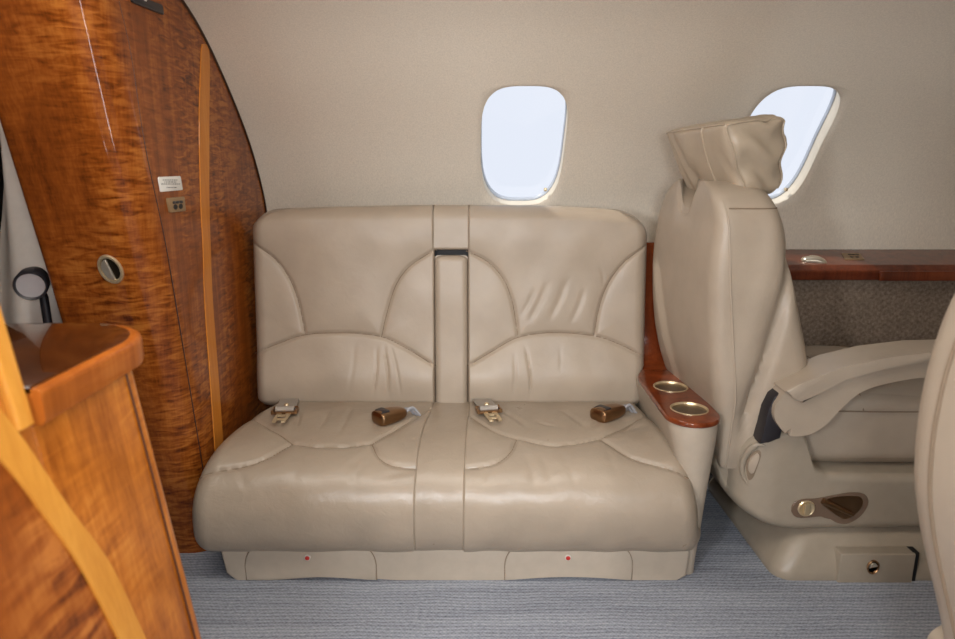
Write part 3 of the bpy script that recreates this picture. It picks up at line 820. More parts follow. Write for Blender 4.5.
# ------------------------------------------------------------------ seat belts
def seat_pt(px, py, h=0.0):
    x, s = seat_uv(px, py); return seat_map(x, s, h), s
def seat_axes(px, py, ang):
    """local frame on the seat: forward axis a turned by ang in the seat surface"""
    x, s = seat_uv(px, py); p = seat_map(x, s, 0.0); n = seat_map(x, s, 1.0)-p; n /= np.linalg.norm(n)
    f = np.array([0, -1, 0.0]); f -= (f @ n)*n; f /= np.linalg.norm(f); r = np.cross(f, n)*-1
    r = np.cross(n, f)
    ca, sa = math.cos(ang), math.sin(ang)
    return p, f*ca + r*sa, r*ca - f*sa, n
def belt_tongue(px0, px, py, ang, label):
    p, f, r, n = seat_axes(px, py, ang); H0 = 0.026
    root = thing('seat_belt_tongue', tuple(p), label, 'seat belt', 'seat belt tongues on the divan')
    q0 = np.array([at(px0, 402, Z=0.345)[0], 2.135, 0.352]); path = smooth_path([q0, q0*0.5 + (p-f*0.01)*0.5 + n*0.014, p - f*0.005 + n*(H0+0.004)], 16)
    w = 0.029; rr = []
    for k in path: rr.append([k - r*w, k + r*w, k + r*w + n*0.0025, k - r*w + n*0.0025])
    obj('webbing', *loft(rr), M['strap'], root)
    ra = np.array([[*(r)], [*(f)], [*(n)]])
    def L(a, b, d): return p + r*a + f*b + n*(d+H0)
    # folded webbing roll over the adjuster bar
    obj('webbing_fold', *tube([L(-0.027, 0.006, 0.004), L(0.027, 0.006, 0.004)], 0.0095, 14), M['strap'], root)
    bb = MB()
    for a in (-0.034, 0.034): bb.add(*prism(rounded_poly([(a-0.004, -0.012), (a+0.004, -0.012), (a+0.004, 0.026), (a-0.004, 0.026)], [0.002]*4, 3), L, -0.006, 0.006, 0.001, 1))
    bb.add(*prism(rounded_poly([(-0.038, 0.014), (0.038, 0.014), (0.034, 0.026), (-0.034, 0.026)], [0.003]*4, 3), L, -0.006, 0.002, 0.001, 1))
    bb.add(*tube([L(-0.036, -0.008, 0.006), L(0.036, -0.008, 0.006)], 0.0035, 8))
    obj('clasp_frame', *(np.concatenate(bb.v), bb.f), M['bronze'], root)
    obj('clasp_stud', *lathe([(0.0075, 0), (0.0075, 0.006), (0.005, 0.009), (0.0001, 0.009)], 16, frame(L(0, -0.016, 0.006), r, f, n)), M['champagne'], root)
    # forked tongue plate with two slots
    tb = MB()
    for sgn in (-1, 1):
        tb.add(*prism([(a_, 0.022 + (b_-0.022)*1.7) for a_, b_ in [(sgn*0.006, 0.022), (sgn*0.020, 0.022), (sgn*0.020, 0.045), (sgn*0.018, 0.066), (sgn*0.008, 0.068), (sgn*0.007, 0.058), (sgn*0.012, 0.052), (sgn*0.012, 0.036), (sgn*0.006, 0.034)]], L, -0.006, -0.002))
    tb.add(*prism([(a_, 0.022 + (b_-0.022)*1.7) for a_, b_ in [(-0.007, 0.030), (0.007, 0.030), (0.007, 0.037), (-0.007, 0.037)]], L, -0.006, -0.002))
    tb.add(*prism([(a_, 0.022 + (b_-0.022)*1.7) for a_, b_ in [(-0.013, 0.048), (0.013, 0.048), (0.013, 0.054), (-0.013, 0.054)]], L, -0.006, -0.0022))
    tb.build('tongue_plate', M['champagne'], root)
    return root
belt_tongue(288, 286, 417, 0.06, 'belt tongue with grey webbing on the divan seat beside the wooden bulkhead')
belt_tongue(479, 488, 416, 0.22, 'belt tongue with grey webbing on the divan seat beside the centre armrest')

def belt_buckle(p0, p1, label, flip):
    a = seat_pt(*p0)[0]; b = seat_pt(*p1)[0]; c = (a+b)/2
    n = seat_axes((p0[0]+p1[0])/2, (p0[1]+p1[1])/2, 0)[3]
    f = a-b; Lb = np.linalg.norm(f); f /= Lb; r = np.cross(n, f); r /= np.linalg.norm(r); n = np.cross(f, r)
    root = thing('seat_belt_buckle', tuple(c), label, 'seat belt', 'seat belt buckles on the divan')
    H0 = 0.028
    def Q(x, y, z): return c + f*x + r*y + n*(z+H0)
    st = [(-Lb/2, 0.016, 0.010), (-Lb/2+0.010, 0.024, 0.015), (-Lb*0.15, 0.030, 0.019), (Lb*0.2, 0.033, 0.021), (Lb*0.42, 0.031, 0.020), (Lb/2-0.003, 0.025, 0.015), (Lb/2, 0.018, 0.009)]
    st = spline(st, 26); rings = []
    for x, w, h in st:
        ring = []
        for t in np.linspace(0, 2*PI, 28, endpoint=False):
            ct, s_ = math.cos(t), math.sin(t); k = (abs(ct)**3.2+abs(s_)**3.2)**(-1/3.2); ring.append(Q(x, k*ct*w, k*s_*h))
        rings.append(ring)
    obj('buckle_body', *loft(rings), M['bronze'], root, angle=60)
    lid = rounded_poly([(Lb*0.12, -0.022), (Lb*0.5-0.008, -0.020), (Lb*0.5-0.006, 0.020), (Lb*0.12, 0.022)], [0.006]*4, 4)
    obj('release_button', *prism(lid, lambda x, y, d: Q(x, y, d - 6*max(0, x-Lb*0.3)**2*4), 0.016, 0.0225, 0.002, 2, False), M['dkplastic'], root)
    mb = MB()
    base = Q(-Lb/2+0.004, 0, -0.002)
    for k, (o1, o2) in enumerate(((0.010, 0.006), (0.0, 0.0), (-0.010, -0.004))):
        e = Q(-Lb/2-0.045, o1*1.2+0.008, -0.020+o2*0.3); mb.add(*tube(smooth_path([base + r*o1, Q(-Lb/2-0.022, o1*1.3, 0.004+o2), e], 12), 0.0042, 8))
    mb.build('cable_loop', m_plain('grey_cable', srgb(160, 160, 164), 0.4), root)
    return root
belt_buckle((376, 427), (404, 419), 'bronze belt buckle on the divan seat beside the centre armrest', 1)
belt_buckle((596, 424), (621, 416), 'bronze belt buckle on the divan seat nearest the cup-holder console', 1)

# ------------------------------------------------------------------ single seats
def single_seat(dx, dy, label, lean=0.0, full=True):
    O = np.array([dx, dy, 0.0])
    root = thing('single_seat', (1.0+dx, 1.95+dy, 0), label, 'seat', None)
    def W(V):
        V = np.array(V, float)
        if lean: V[..., 0] = V[..., 0] + lean[0]*(V[..., 2]-0.3) + lean[1]*np.clip(V[..., 2]-0.53, 0, 1)**2*4 + lean[2]*np.clip(0.55-V[..., 2], 0, 1)**2*4
        return V + O
    # --- backrest
    zz = [0.285, 0.295, 0.32, 0.38, 0.45, 0.52, 0.60, 0.70, 0.80, 0.88, 0.94, 0.975, 1.0, 1.018, 1.032, 1.042, 1.047]
    xr_ = spl1(np.array(zz), [(0.28, 0.664), (0.38, 0.625), (0.48, 0.583), (0.60, 0.550), (0.75, 0.535), (0.9, 0.535), (1.0, 0.554), (1.05, 0.575)])
    xf_ = spl1(np.array(zz), [(0.28, 0.80), (0.38, 0.85), (0.5, 0.885), (0.61, 0.868), (0.75, 0.825), (0.93, 0.778), (1.0, 0.752), (1.05, 0.725)])
    yn_ = spl1(np.array(zz), [(0.28, 1.735), (0.4, 1.722), (0.6, 1.712), (0.8, 1.712), (0.94, 1.716), (0.985, 1.73), (1.015, 1.752), (1.035, 1.785), (1.05, 1.83)])
    yf_ = spl1(np.array(zz), [(0.28, 2.17), (0.4, 2.19), (0.6, 2.205), (0.8, 2.205), (0.94, 2.19), (0.985, 2.175), (1.015, 2.152), (1.035, 2.12), (1.05, 2.08)])
    rings = []
    for z, a, b, c, d in zip(zz, xr_, xf_, yn_, yf_):
        rn = np.interp(z, [0.3, 0.45, 0.9, 1.05], [0.02, 0.034, 0.036, 0.03]); sk = np.interp(z, [0.3, 0.45, 0.6, 0.95, 1.05], [0.0, 0.045, 0.062, 0.060, 0.02])
        po = rounded_poly([(a, d), (a+sk, c), (b, c), (b, d)], [0.085, rn, 0.055, 0.06], 10)
        po = resample(np.vstack([po, po[:1]]), 121)[:-1]
        rings.append([(p[0], p[1], z) for p in po])
    R = np.array(rings); Rs = np.zeros((90, R.shape[1], 3)); zz = np.array(zz)
    # finer rings in z for the notch and the creases
    key = np.linspace(0, len(zz)-1, 90)
    for j in range(R.shape[1]):
        for k in range(3): Rs[:, j, k] = np.interp(key, np.arange(len(zz)), R[:, j, k])
    # smooth along z
    for _ in range(4): Rs[1:-1] = 0.25*Rs[:-2]+0.5*Rs[1:-1]+0.25*Rs[2:]
    def deform(V):
        x, y, z = V[..., 0], V[..., 1], V[..., 2]
        # rear shell puffs, notch for the headrest posts at the top edge
        k = np.exp(-((y-1.945)/0.055)**4)*np.clip((z-0.93)/0.10, 0, 1)*np.clip((0.70-x)/0.04, 0, 1)
        V[..., 2] = z - 0.075*k
        # S-shaped crease between side wing and front bolster
        xc = np.interp(z, [0.45, 0.6, 0.8, 0.93], [0.70, 0.735, 0.775, 0.79])
        side = np.clip((1.80-y)/0.06, 0, 1)
        V[..., 1] = y + side*(0.026*np.exp(-((x-xc-0.012)/0.014)**2)*np.clip((0.97-z)/0.1, 0, 1)*np.clip((z-0.36)/0.1, 0, 1) - 0.006*np.exp(-((x-xc+0.045)/0.03)**2))
        return V
    V, F = loft(Rs); cap = len(V)
    V = deform(V)
    bk = obj('backrest', W(V), F, M['leather'], root, angle=70)
    # piping down the rear corner and over the shoulder
    ny = R.shape[1]
    pts = []
    for i in range(2, 86):
        ring = Rs[i]; z = ring[:, 2].mean()
        tx = np.interp(z, [0.30, 0.485, 0.79, 0.955, 1.0, 1.03, 1.045], [0.672, 0.676, 0.637, 0.622, 0.612, 0.597, 0.585])
        cand = np.where(ring[:, 1] < 1.9)[0]; j = cand[np.argmin(np.abs(ring[cand, 0]-tx) + 0.4*(ring[cand, 1]-ring[:, 1].min()))]
        pts.append((tx, np.interp(tx, *zip(*sorted([(ring[q, 0], ring[q, 1]) for q in cand if ring[q, 0] < 0.74]))), z))
    pts = np.array(pts)
    for _ in range(3): pts[1:-1] = 0.25*pts[:-2]+0.5*pts[1:-1]+0.25*pts[2:]
    obj('piping', *tube(W(pts + np.array([0, -0.001, 0])), 0.0028, 8), M['leather'], bk)
    ring = Rs[np.argmin(np.abs(Rs[:, 0, 2]-0.985))]
    cand = [p for p in ring if p[1] < 1.80 and p[0] > 0.622]; cand.sort(key=lambda p: p[0])
    obj('seam', *tube(W(smooth_path(np.array(cand) + np.array([0, -0.0005, 0]), 20)), 0.0018, 6), M['seam'], bk)
    # --- headrest pillow
    P, F, U = soft_box((0.074, 0.146, 0.096), 0.022, 26, (0.012, 0.008, 0.008))
    near = np.clip((-U[:, 1]-0.15)/0.5, 0, 1)
    ph = P[:, 2]*62 + 1.7*np.sin(P[:, 0]*40) + P[:, 1]*14
    nearend = np.clip((-U[:, 1]-0.80)/0.2, 0, 1)
    P[:, 1] += nearend*0.010*np.sin(ph)*(1-0.6*np.abs(U[:, 0]))*(1-np.abs(U[:, 2])**4)
    frontf = np.clip((U[:, 0]-0.3)/0.4, 0, 1)*near
    P[:, 0] += frontf*0.009*np.sin(ph*1.2+1.0)
    P[:, 2] += 0.006*np.sin(P[:, 0]*130+P[:, 1]*30)*near*np.clip(U[:, 2], 0, 1)*np.clip((U[:, 0]+0.2)/0.5, 0, 1)
    rear = np.clip((-U[:, 0]-0.6)/0.4, 0, 1)*(1-U[:, 2]**6)
    def ridge(y0, sl, w, a): return a*np.exp(-((P[:, 1]-y0-sl*P[:, 2])/w)**2)
    P[:, 0] += rear*(ridge(0.075, 0.35, 0.013, 0.010) + ridge(0.03, -0.35, 0.014, 0.011)*np.clip(0.6-U[:, 2], 0, 1.2) + ridge(-0.005, -0.1, 0.010, 0.006) + ridge(0.115, 0.2, 0.010, 0.006) + ridge(-0.115, 0.45, 0.010, 0.008)*np.clip(0.5-U[:, 2], 0, 1))
    P[:, 0] -= 0.45*P[:, 2]*(0.55-0.45*U[:, 0]); P[:, 1] += np.sign(P[:, 1])*0.10*P[:, 2]*np.abs(U[:, 1])
    P[:, 2] += 0.10*P[:, 0] - 0.035*P[:, 1]
    a = math.radians(13); ca, sa = math.cos(a), math.sin(a)
    HC = np.array([0.677, 1.925, 1.102])
    HP = np.stack([P[:, 0]*ca - P[:, 1]*sa, P[:, 0]*sa + P[:, 1]*ca, P[:, 2]], 1) + HC
    hr = obj('headrest', W(HP), F, M['softleather'], root, angle=80)
    def on_pillow(us, n=40):
        us = resample(np.array(us, float), n); k = [int(np.argmin(((U-q)**2).sum(1))) for q in us]
        q = HP[k] + (HP[k]-HC)*0.012
        for _ in range(2): q[1:-1] = 0.25*q[:-2]+0.5*q[1:-1]+0.25*q[2:]
        return W(q)
    mb = MB()
    mb.add(*tube(on_pillow([(-1, -0.30, -1), (-1, -0.30, 0), (-1, -0.30, 0.97)]), 0.0024, 6))
    mb.add(*tube(on_pillow([(-0.97, 0.97, 0.97), (-0.97, 0, 0.97), (-0.97, -0.95, 0.97)]), 0.0028, 6))
    mb.add(*tube(on_pillow([(-0.96, -0.97, -0.97), (-0.96, -0.97, 0), (-0.96, -0.97, 0.93), (-0.5, -0.97, 0.97), (0.5, -0.97, 0.97), (0.95, -0.97, 0.9), (0.97, -0.97, 0), (0.97, -0.97, -0.9)], 70), 0.0028, 6))
    mb.build('piping', M['softleather'], hr)
    fp = []
    for i in range(4, 80):
        rg = Rs[i]; yt = rg[:, 1].max() - 0.100; cand = rg[rg[:, 0] < rg[:, 0].min()+0.08]; cand = cand[np.argsort(cand[:, 1])]
        fp.append((np.interp(yt, cand[:, 1], cand[:, 0])-0.0005, yt, rg[0, 2]))
    if not full: obj('far_piping', *tube(W(np.array(fp)), 0.0035, 8), M['seam'], bk)
    obj('headrest_post', *box(W(np.array([[0.64, 1.935, 0.99]]))[0], (0.06, 0.055, 0.12), 0.01), M['seatleather'], root)
    # --- seat cushion
    P, F, U = soft_box((0.27, 0.235, 0.105), 0.04, 22, (0.0, 0.012, 0.022))
    P[:, 2] += 0.004*np.sin(P[:, 0]*23+P[:, 1]*11)*np.clip(U[:, 2], 0, 1)
    sc = obj('seat_cushion', W(P + np.array([1.135, 1.965, 0.40])), F, M['leather'], root, angle=80)
    sp = np.array([(x, 1.7235 - 0.010*(1-((x-1.135)/0.27)**2), 0.455) for x in np.linspace(0.895, 1.385, 30)])
    mb = MB(); mb.add(*tube(W(sp), 0.002, 6))
    mb.add(*tube(W(smooth_path([(1.02, 1.722, 0.455), (1.01, 1.76, 0.512), (0.99, 1.90, 0.528), (0.99, 2.1, 0.523)], 24)), 0.0018, 6)); mb.build('seam', M['seam'], sc)
    # --- armrest
    def yz(px, py, Y=1.655): q = at(px, py, Y=Y); return (q[0], q[2])
    top = [(780, 399), (787, 391), (800, 384), (840, 368), (880, 359), (930, 353), (990, 351)]
    bot = [(990, 375), (930, 377), (890, 383), (862, 392), (842, 408), (826, 425), (808, 435), (790, 436), (782, 430), (775, 419), (775, 408)]
    po = spline([yz(*p) for p in top+bot], 90, closed=True)
    obj('armrest', *prism(po, lambda x, z, y: W(np.array([x, y, z])), 1.75, 1.655, 0.022, 6), M['leather'], root, angle=50)
    tp = [(783, 390), (800, 382), (840, 366.5), (880, 357), (930, 351), (990, 349), (990, 357), (930, 360), (882, 368), (845, 378), (815, 391), (801, 402), (792, 397)]
    po = [yz(*p) for p in tp]
    obj('armrest_pad', *prism(po, lambda x, z, y: W(np.array([x, y, z])), 1.762, 1.643, 0.006, 3), M['leather'], root, angle=50)
    po = [yz(*p, Y=1.675) for p in [(783, 390), (792, 400), (784, 412), (782, 425), (780, 438), (768, 442), (760, 444), (764, 428), (768, 410), (774, 397)]]
    obj('armrest_pivot', *prism(po, lambda x, z, y: W(np.array([x, y, z])), 1.76, 1.672, 0.004, 2), M['dkplastic'], root)
    # --- lower shroud
    xL, xC, yS = 0.692, 0.80, 1.683
    def curve(x): q = np.clip((xC-np.asarray(x, float))/(xC-xL), 0, 1); return 0.085*(1-np.sqrt(1-np.minimum(q, 0.999)**2))
    def sxz(px, py):
        Y = yS
        for _ in range(15): p_ = at(px, py, Y=Y); Y = yS + float(curve(p_[0]))
        return at(px, py, Y=Y)
    tpts = [sxz(*p) for p in [(715, 468), (717, 456), (726, 448), (740, 445), (752, 441), (765, 435), (780, 432), (797, 432), (806, 436), (811, 450), (815, 464), (824, 472), (845, 475), (1010, 476)]]
    bpts = [sxz(*p) for p in [(715, 468), (722, 487), (736, 505), (750, 517), (768, 527), (790, 532), (830, 532), (1010, 530)]]
    def fun(pts): 
        q = spline([(p[0], p[2]) for p in pts], 400); o_ = np.argsort(q[:, 0]); return lambda x: np.interp(x, q[o_, 0], q[o_, 1])
    zt_, zb_ = fun(tpts), fun(bpts); x_min = tpts[0][0]
    panel('shroud', lambda x, v, h: W(np.stack([x, yS + curve(x) - h, zb_(x) + v], -1)), lambda v: x_min, lambda v: 1.5, 0.3, lambda x: np.maximum(zt_(x)-zb_(x), 0.002),
          R=(0.0, 0.0, 0.022, 0.030), T=0.40, nu=170, nv=40, mat=M['chairshell'], parent=root, angle=60)
    q = smooth_path([sxz(*p) - np.array([0, 0.002, 0]) for p in [(747, 484), (742, 472), (743, 460), (749, 450), (758, 444), (765, 446)]], 24)
    rl = obj('recline_rim', *tube(W(q), np.interp(np.linspace(0, 1, 24), [0, 0.3, 0.8, 1], [0.003, 0.008, 0.009, 0.003]), 12), M['chairshell'], root)
    def patch(name, pts, d0, d1, bev, mat):
        p3 = np.array([sxz(*p) for p in pts]); po = spline(p3[:, [0, 2]], 40, closed=True)
        return obj(name, *prism(po, lambda x, z, y: W(np.array([x, yS + float(curve(x)) + y, z])), d0, d1, bev, 2), mat, rl)
    patch('recline_slot', [(747, 475), (746, 463), (751, 454), (758, 450), (761, 454), (757, 467), (753, 477), (749, 480)], 0.01, -0.0015, 0.0005, M['seam'])
    patch('recline_lever', [(748.5, 471), (748, 463), (752, 456), (757, 453), (758.5, 457), (755, 467), (752, 473)], 0.01, -0.006, 0.003, M['leather'])
    # --- pedestal
    prof = [(0.0, 0.0), (0.012, 0.0), (0.035, 0.006), (0.085, 0.035), (0.115, 0.055), (0.135, 0.075)]
    rings = []
    for z, ins in [(0.0, 0.0), (0.010, -0.001), (0.025, 0.002), (0.05, 0.012), (0.08, 0.026), (0.10, 0.037), (0.112, 0.050), (0.120, 0.075), (0.135, 0.085)]:
        po = rounded_poly([(0.790+ins*1.5, 2.20-ins*0.3), (0.800+ins*1.6, 1.648+ins), (1.55, 1.648+ins), (1.55, 2.20-ins*0.3)], [0.03, 0.05, 0.03, 0.03], 8)
        rings.append([(p[0], p[1], z) for p in po])
    obj('pedestal', W(loft(rings)[0]), loft(rings)[1], M['chairshell'], root, angle=50)
    x0, x1 = at(837.5, 565, Y=1.65)[0], at(912, 565, Y=1.65)[0]; z1, z0 = at(870, 551.5, Y=1.65)[2], at(870, 582, Y=1.65)[2]
    fr = obj('drawer_gap', *box(W(np.array([[x1+0.003, 1.688, (z0+z1)/2-0.001]]))[0], (0.020, 0.084, z1-z0), 0.002), M['dark'], root)
    dr = obj('drawer', *box(W(np.array([[(x0+x1)/2, 1.668, (z0+z1)/2]]))[0], (x1-x0, 0.058, z1-z0-0.002), 0.004), M['chairshell'], root)
    c = W(np.array([at(873, 567, Y=1.638)]))[0]; Mx = frame(c, (0.8, 0, 0), (0, 0, 1), (0, -1, 0))
    la = obj('drawer_latch', *lathe([(0.020, -0.006), (0.021, 0.002), (0.018, 0.004), (0.015, 0.002), (0.014, -0.001), (0.0001, -0.001)], 28, Mx), M['bronze'], dr)
    hp_ = [(0.013*math.cos(a), 0.013*math.sin(a)) for a in np.linspace(0.2, PI+0.2, 14)]
    obj('latch_paddle', *prism(hp_, lambda a, b, d: c + np.array([a*0.8, -d, b]), 0.0, 0.004, 0.001, 1), M['nickel'], la)
    # --- control plate
    cp = spline([yz(*p, Y=1.684) for p in [(791, 511), (793, 503), (801, 499), (816, 498), (832, 495), (850, 492), (862, 493), (867.5, 498), (866, 507), (858, 517), (846, 523), (836, 522), (824, 516), (806, 517), (796, 517)]], 70, closed=True)
    ctl = obj('control_plate', *prism(cp, lambda x, z, y: W(np.array([x, y, z])), 1.69, 1.680, 0.003, 2, False), M['taupe'], root)
    c = W(np.array([at(806, 508, Y=1.680)]))[0]; Mx = frame(c, (1, 0, 0), (0, 0, 1), (0, -1, 0))
    kn = obj('recline_knob', *lathe([(0.022, -0.001), (0.023, 0.003), (0.020, 0.005), (0.017, 0.003), (0.0001, 0.003)], 28, Mx), M['champagne'], ctl)
    obj('knob_bar', *box(c + np.array([0, -0.006, 0]), (0.014, 0.008, 0.030), 0.002), M['champagne'], kn)
    hcup = spline([yz(*p, Y=1.68) for p in [(822, 503), (830, 498), (846, 496), (860, 497), (863, 503), (856, 513), (846, 519), (838, 516), (828, 509)]], 50, closed=True)
    hc = obj('handle_cup', *prism(hcup, lambda x, z, y: W(np.array([x, y, z])), 1.683, 1.6785, 0.0015, 2, False), M['bronze'], ctl)
    q = [W(np.array([at(*p, Y=1.674)]))[0] for p in [(823, 501), (838, 508), (853, 515)]]
    obj('handle', *tube(smooth_path(q, 14), np.linspace(0.0085, 0.0045, 14), 12), M['bronze'], ctl)
    return root
single_seat(0, 0, 'single beige leather seat right of the divan with ruched headrest pillow', 0)
single_seat(0.133, -1.13, 'nearer beige leather seat cut off by the right edge of the photo', (0.0, 0.05, -0.06), full=False)

# ------------------------------------------------------------------ items on the ledge
c = at(815, 263, Y=2.33)
lv = thing('side_lever', tuple(c), 'polished metal lever on the wooden ledge behind the single seat', 'lever')
a, b = at(801, 261, Y=2.33), at(827, 265.5, Y=2.32)
ax = b-a; Lh = np.linalg.norm(ax); ax /= Lh
rings = []
for k in np.linspace(0, 1, 24):
    w = 0.017 + 0.014*math.sin(PI*min(1, k*0.9+0.05))**1.2*k; e = 1-max(0, (k-0.85)/0.15)**2*0.9
    w *= e*min(1, 0.5+k*6); p = a + (b-a)*k + np.array([0, 0, 0.010*math.sin(PI*k)])
    rings.append([p + np.array([0, w*math.cos(t), 0.7*w*math.sin(t)]) for t in np.linspace(0, 2*PI, 20, endpoint=False)])
obj('grip', *loft(rings), M['nickel'], lv)
obj('mount', *lathe([(0.012, -0.03), (0.012, 0.0), (0.0001, 0.002)], 16, frame(a + np.array([0, 0, -0.002]), (1, 0, 0), (0, 1, 0), (0, 0, 1))), M['nickel'], lv)
sy = lambda y: 0.760 + (y-2.285)*(0.79-0.760)/(2.46-2.285)
def ledge_pt(px, py):
    d = ray(px, py); k = (0.79-0.760)/(2.46-2.285)
    t = (0.760 - k*2.285 - CAM[2])/(d[2] - k*d[1]); return CAM + t*d
c = ledge_pt(852, 257.5)
ep = thing('ledge_jack_plate', tuple(c), 'small tan outlet plate set flat into the wooden sidewall ledge', 'outlet')
q = [ledge_pt(*p) for p in [(841.5, 253.7), (859.5, 253.9), (864.5, 260), (845, 260)]]
obj('plate', np.concatenate([np.array(q) + [0, 0, 0.003], np.array(q) - [0, 0, 0.004]]), [(0, 1, 2, 3), (0, 1, 5, 4), (1, 2, 6, 5), (2, 3, 7, 6), (3, 0, 4, 7), (4, 5, 6, 7)], M['brownplate'], ep, smooth=False)
for p in [(849.5, 255.3), (853, 255.3), (857, 255.4), (851.5, 257.8), (857, 257.8)]:
    obj('socket', *lathe([(0.006, 0.0), (0.006, 0.0042), (0.0001, 0.0042)], 12, frame(ledge_pt(*p), (1, 0, 0), (0, 1, 0), (0, 0, 1))), M['dark'], ep)
p = at(824, 268, Y=2.257)
# ------------------------------------------------------------------ galley cabinet (left foreground)
gc = thing('galley_cabinet', (-0.75, 0.8, 0), 'low orange-brown wooden cabinet with glossy counter in the left foreground', 'cabinet')
def fxz(z): return -0.52 + (0.79-z)*0.135
YP = 0.765
def block(z0, z1, y0, y1, inset, r=0.004, rfar=None, n=24, x0=-1.02):
    out = []
    for z in np.linspace(z0, z1, n):
        xr = fxz(z) - inset
        po = rounded_poly([(x0, y0), (xr, y0), (xr, y1), (x0, y1)], [r, r, rfar or r, r], 6); out.append([(p[0], p[1], z) for p in po])
    return loft(out)
obj('body', *block(0.0, 0.793, YP+0.001, 1.028, 0.006, 0.004, 0.03), M['woodnear'], gc)
obj('end_panel', *block(0.0, 1.35, 0.40, YP-0.030, 0.006), M['woodnear'], gc)
obj('edge_strip', *block(0.80, 1.35, YP-0.030, YP, -0.002, 0.006, x0=-0.60), M['inlaynear'], gc, label='pale golden edge strip')
obj('strip_base', *block(0.0, 0.80, YP-0.030, YP+0.001, 0.006, x0=-0.60), M['woodnear'], gc)
def slab(ins): return rounded_poly([(-1.03+ins, YP+0.002), (-0.510-ins, YP+0.002), (-0.510-ins, 1.115-ins), (-1.03+ins, 1.10-ins)], [0.001, 0.001, 0.125, 0.02], 18)
rings = []
for z, ins in [(0.794, 0.006), (0.797, 0.001), (0.803, 0), (0.829, 0), (0.835, 0.001), (0.838, 0.004), (0.839, 0.008)]:
    rings.append([(p[0], p[1], z) for p in slab(ins)])
obj('counter_rim', *loft(rings), M['rim'], gc)
rings = [[(p[0], p[1], z) for p in slab(ins)] for z, ins in [(0.834, 0.012), (0.8405, 0.012), (0.841, 0.014)]]
obj('counter_top', *loft(rings), M['counter'], gc, label='dark glossy counter top')
jl = np.array([(fxz(z)-0.0045, 0.985, z) for z in np.linspace(0.02, 0.79, 20)])
obj('corner_joint', *tube(jl, 0.0018, 6), m_plain('joint_line', srgb(88, 44, 14), 0.5), gc)
def on_face(px, py):
    z = 0.6
    for _ in range(30): p = at(px, py, X=fxz(z)); z = 0.5*z + 0.5*p[2]
    return at(px, py, X=fxz(z))
Rb = smooth_path([on_face(*p) for p in [(-30, 375), (0, 409), (26, 443), (69, 507), (111, 565), (146, 639), (158, 668)]], 50)
Lb = smooth_path([on_face(*p) for p in [(-42, 416), (0, 459), (20, 482), (42, 512), (80, 565), (119, 639), (131, 668)]], 50)
rings = [[(a[0]-0.008, a[1], a[2]), (a[0]+0.0005, a[1], a[2]), (b[0]+0.0005, b[1], b[2]), (b[0]-0.008, b[1], b[2])] for a, b in zip(Lb, Rb)]
obj('inlay_band', *loft(rings), M['inlaynear'], gc, label='pale curved inlay band')
V = []
for p in Lb: V += [p + np.array([-0.003, 0, 0]), np.array([fxz(p[2])-0.003, 0.42, p[2]])]
V = np.array(V); nV = len(Lb); W2 = V + np.array([-0.006, 0, 0])
F = [(2*k, 2*k+1, 2*k+3, 2*k+2) for k in range(nV-1)]
F += [tuple(2*nV+i for i in f) for f in F] + [(0, 1, 2*nV+1, 2*nV), (2*nV-2, 2*nV-1, 4*nV-1, 4*nV-2)]
F += [(2*k, 2*k+2, 2*nV+2*k+2, 2*nV+2*k) for k in range(nV-1)] + [(2*k+1, 2*k+3, 2*nV+2*k+3, 2*nV+2*k+1) for k in range(nV-1)]
obj('lower_veneer', np.concatenate([V, W2]), F, M['wooddark'], gc, label='darker striped veneer below the pale band')

# ------------------------------------------------------------------ light
w = bpy.data.worlds.new('sky'); SC.world = w; w.use_nodes = True
bg = w.node_tree.nodes['Background']; bg.inputs[0].default_value = (0.86, 0.905, 1.0, 1); bg.inputs[1].default_value = 1.0

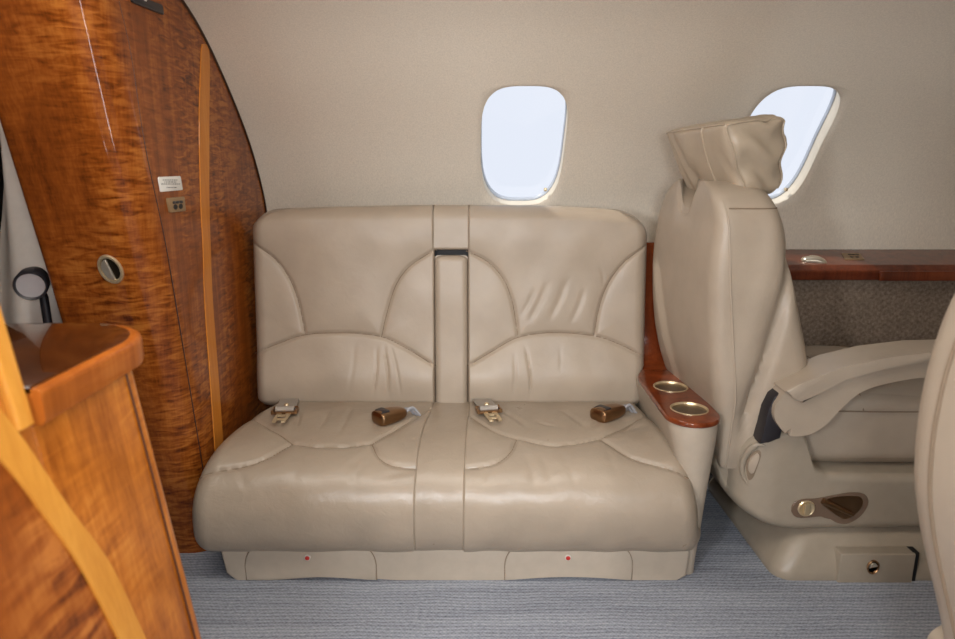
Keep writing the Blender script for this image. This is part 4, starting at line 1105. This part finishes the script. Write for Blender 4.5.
def area(name, loc, rot, sx, sy, power, col=(1, 1, 1), spread=PI):
    l = bpy.data.lights.new(name, 'AREA'); l.shape = 'RECTANGLE'; l.size = sx; l.size_y = sy; l.energy = power; l.color = col; l.spread = spread
    o = bpy.data.objects.new(name, l); COL.objects.link(o); o.location = loc; o.rotation_euler = rot; return o
def aim(loc, tgt): return (Vector(tgt)-Vector(loc)).to_track_quat('-Z', 'Y').to_euler()
for c, pw in zip(OPP_W, (31, 18, 1.5, 0.5)):
    q = shell(c, WSC, 0.12, True)
    area('daylight', tuple(q), aim(q, (c*0.6, 2.0, 0.5)), 0.30, 0.38, pw, (0.92, 0.96, 1.0))
q = (1.12, -0.26, 0.80)
area('streak_strip', q, aim(q, (-0.4, 1.7, 0.75)), 0.10, 1.5, 9.0, (0.93, 0.96, 1.0))  # unseen strip lamp added for the streak on the bulkhead corner; no doorway here
area('ceiling_fill', (-0.25, 1.0, 1.615), (0, 0, 0), 1.5, 0.4, 12, (1.0, 0.95, 0.87))  # broad soft fill added under the ceiling, no fixture modelled
sl_ = bpy.data.lights.new('sun', 'SUN'); sl_.energy = 2.5; sl_.angle = math.radians(1.5); sl_.color = (1.0, 0.95, 0.86)
so = bpy.data.objects.new('sun', sl_); COL.objects.link(so); so.rotation_euler = Vector((0.5, -0.2, -0.85)).to_track_quat('-Z', 'Y').to_euler()

cam = bpy.data.cameras.new('camera'); co = bpy.data.objects.new('camera', cam); COL.objects.link(co)
co.location = tuple(CAM); co.rotation_euler = (PI/2-PITCH, 0, 0)
cam.sensor_fit = 'HORIZONTAL'; cam.sensor_width = 36.0; cam.lens = FPX/955*36.0; cam.clip_start = 0.02
cam.dof.use_dof = True; cam.dof.focus_distance = 1.95; cam.dof.aperture_fstop = 3.2
SC.camera = co
vs = SC.view_settings; vs.view_transform = 'Standard'; vs.look = 'None'; vs.gamma = 1.0; vs.use_curve_mapping = False; vs.exposure = 0.0
SC.cycles.use_denoising = True
try: SC.cycles.denoiser = 'OPENIMAGEDENOISE'
except Exception: pass
SC.cycles.max_bounces = 8; SC.cycles.diffuse_bounces = 5
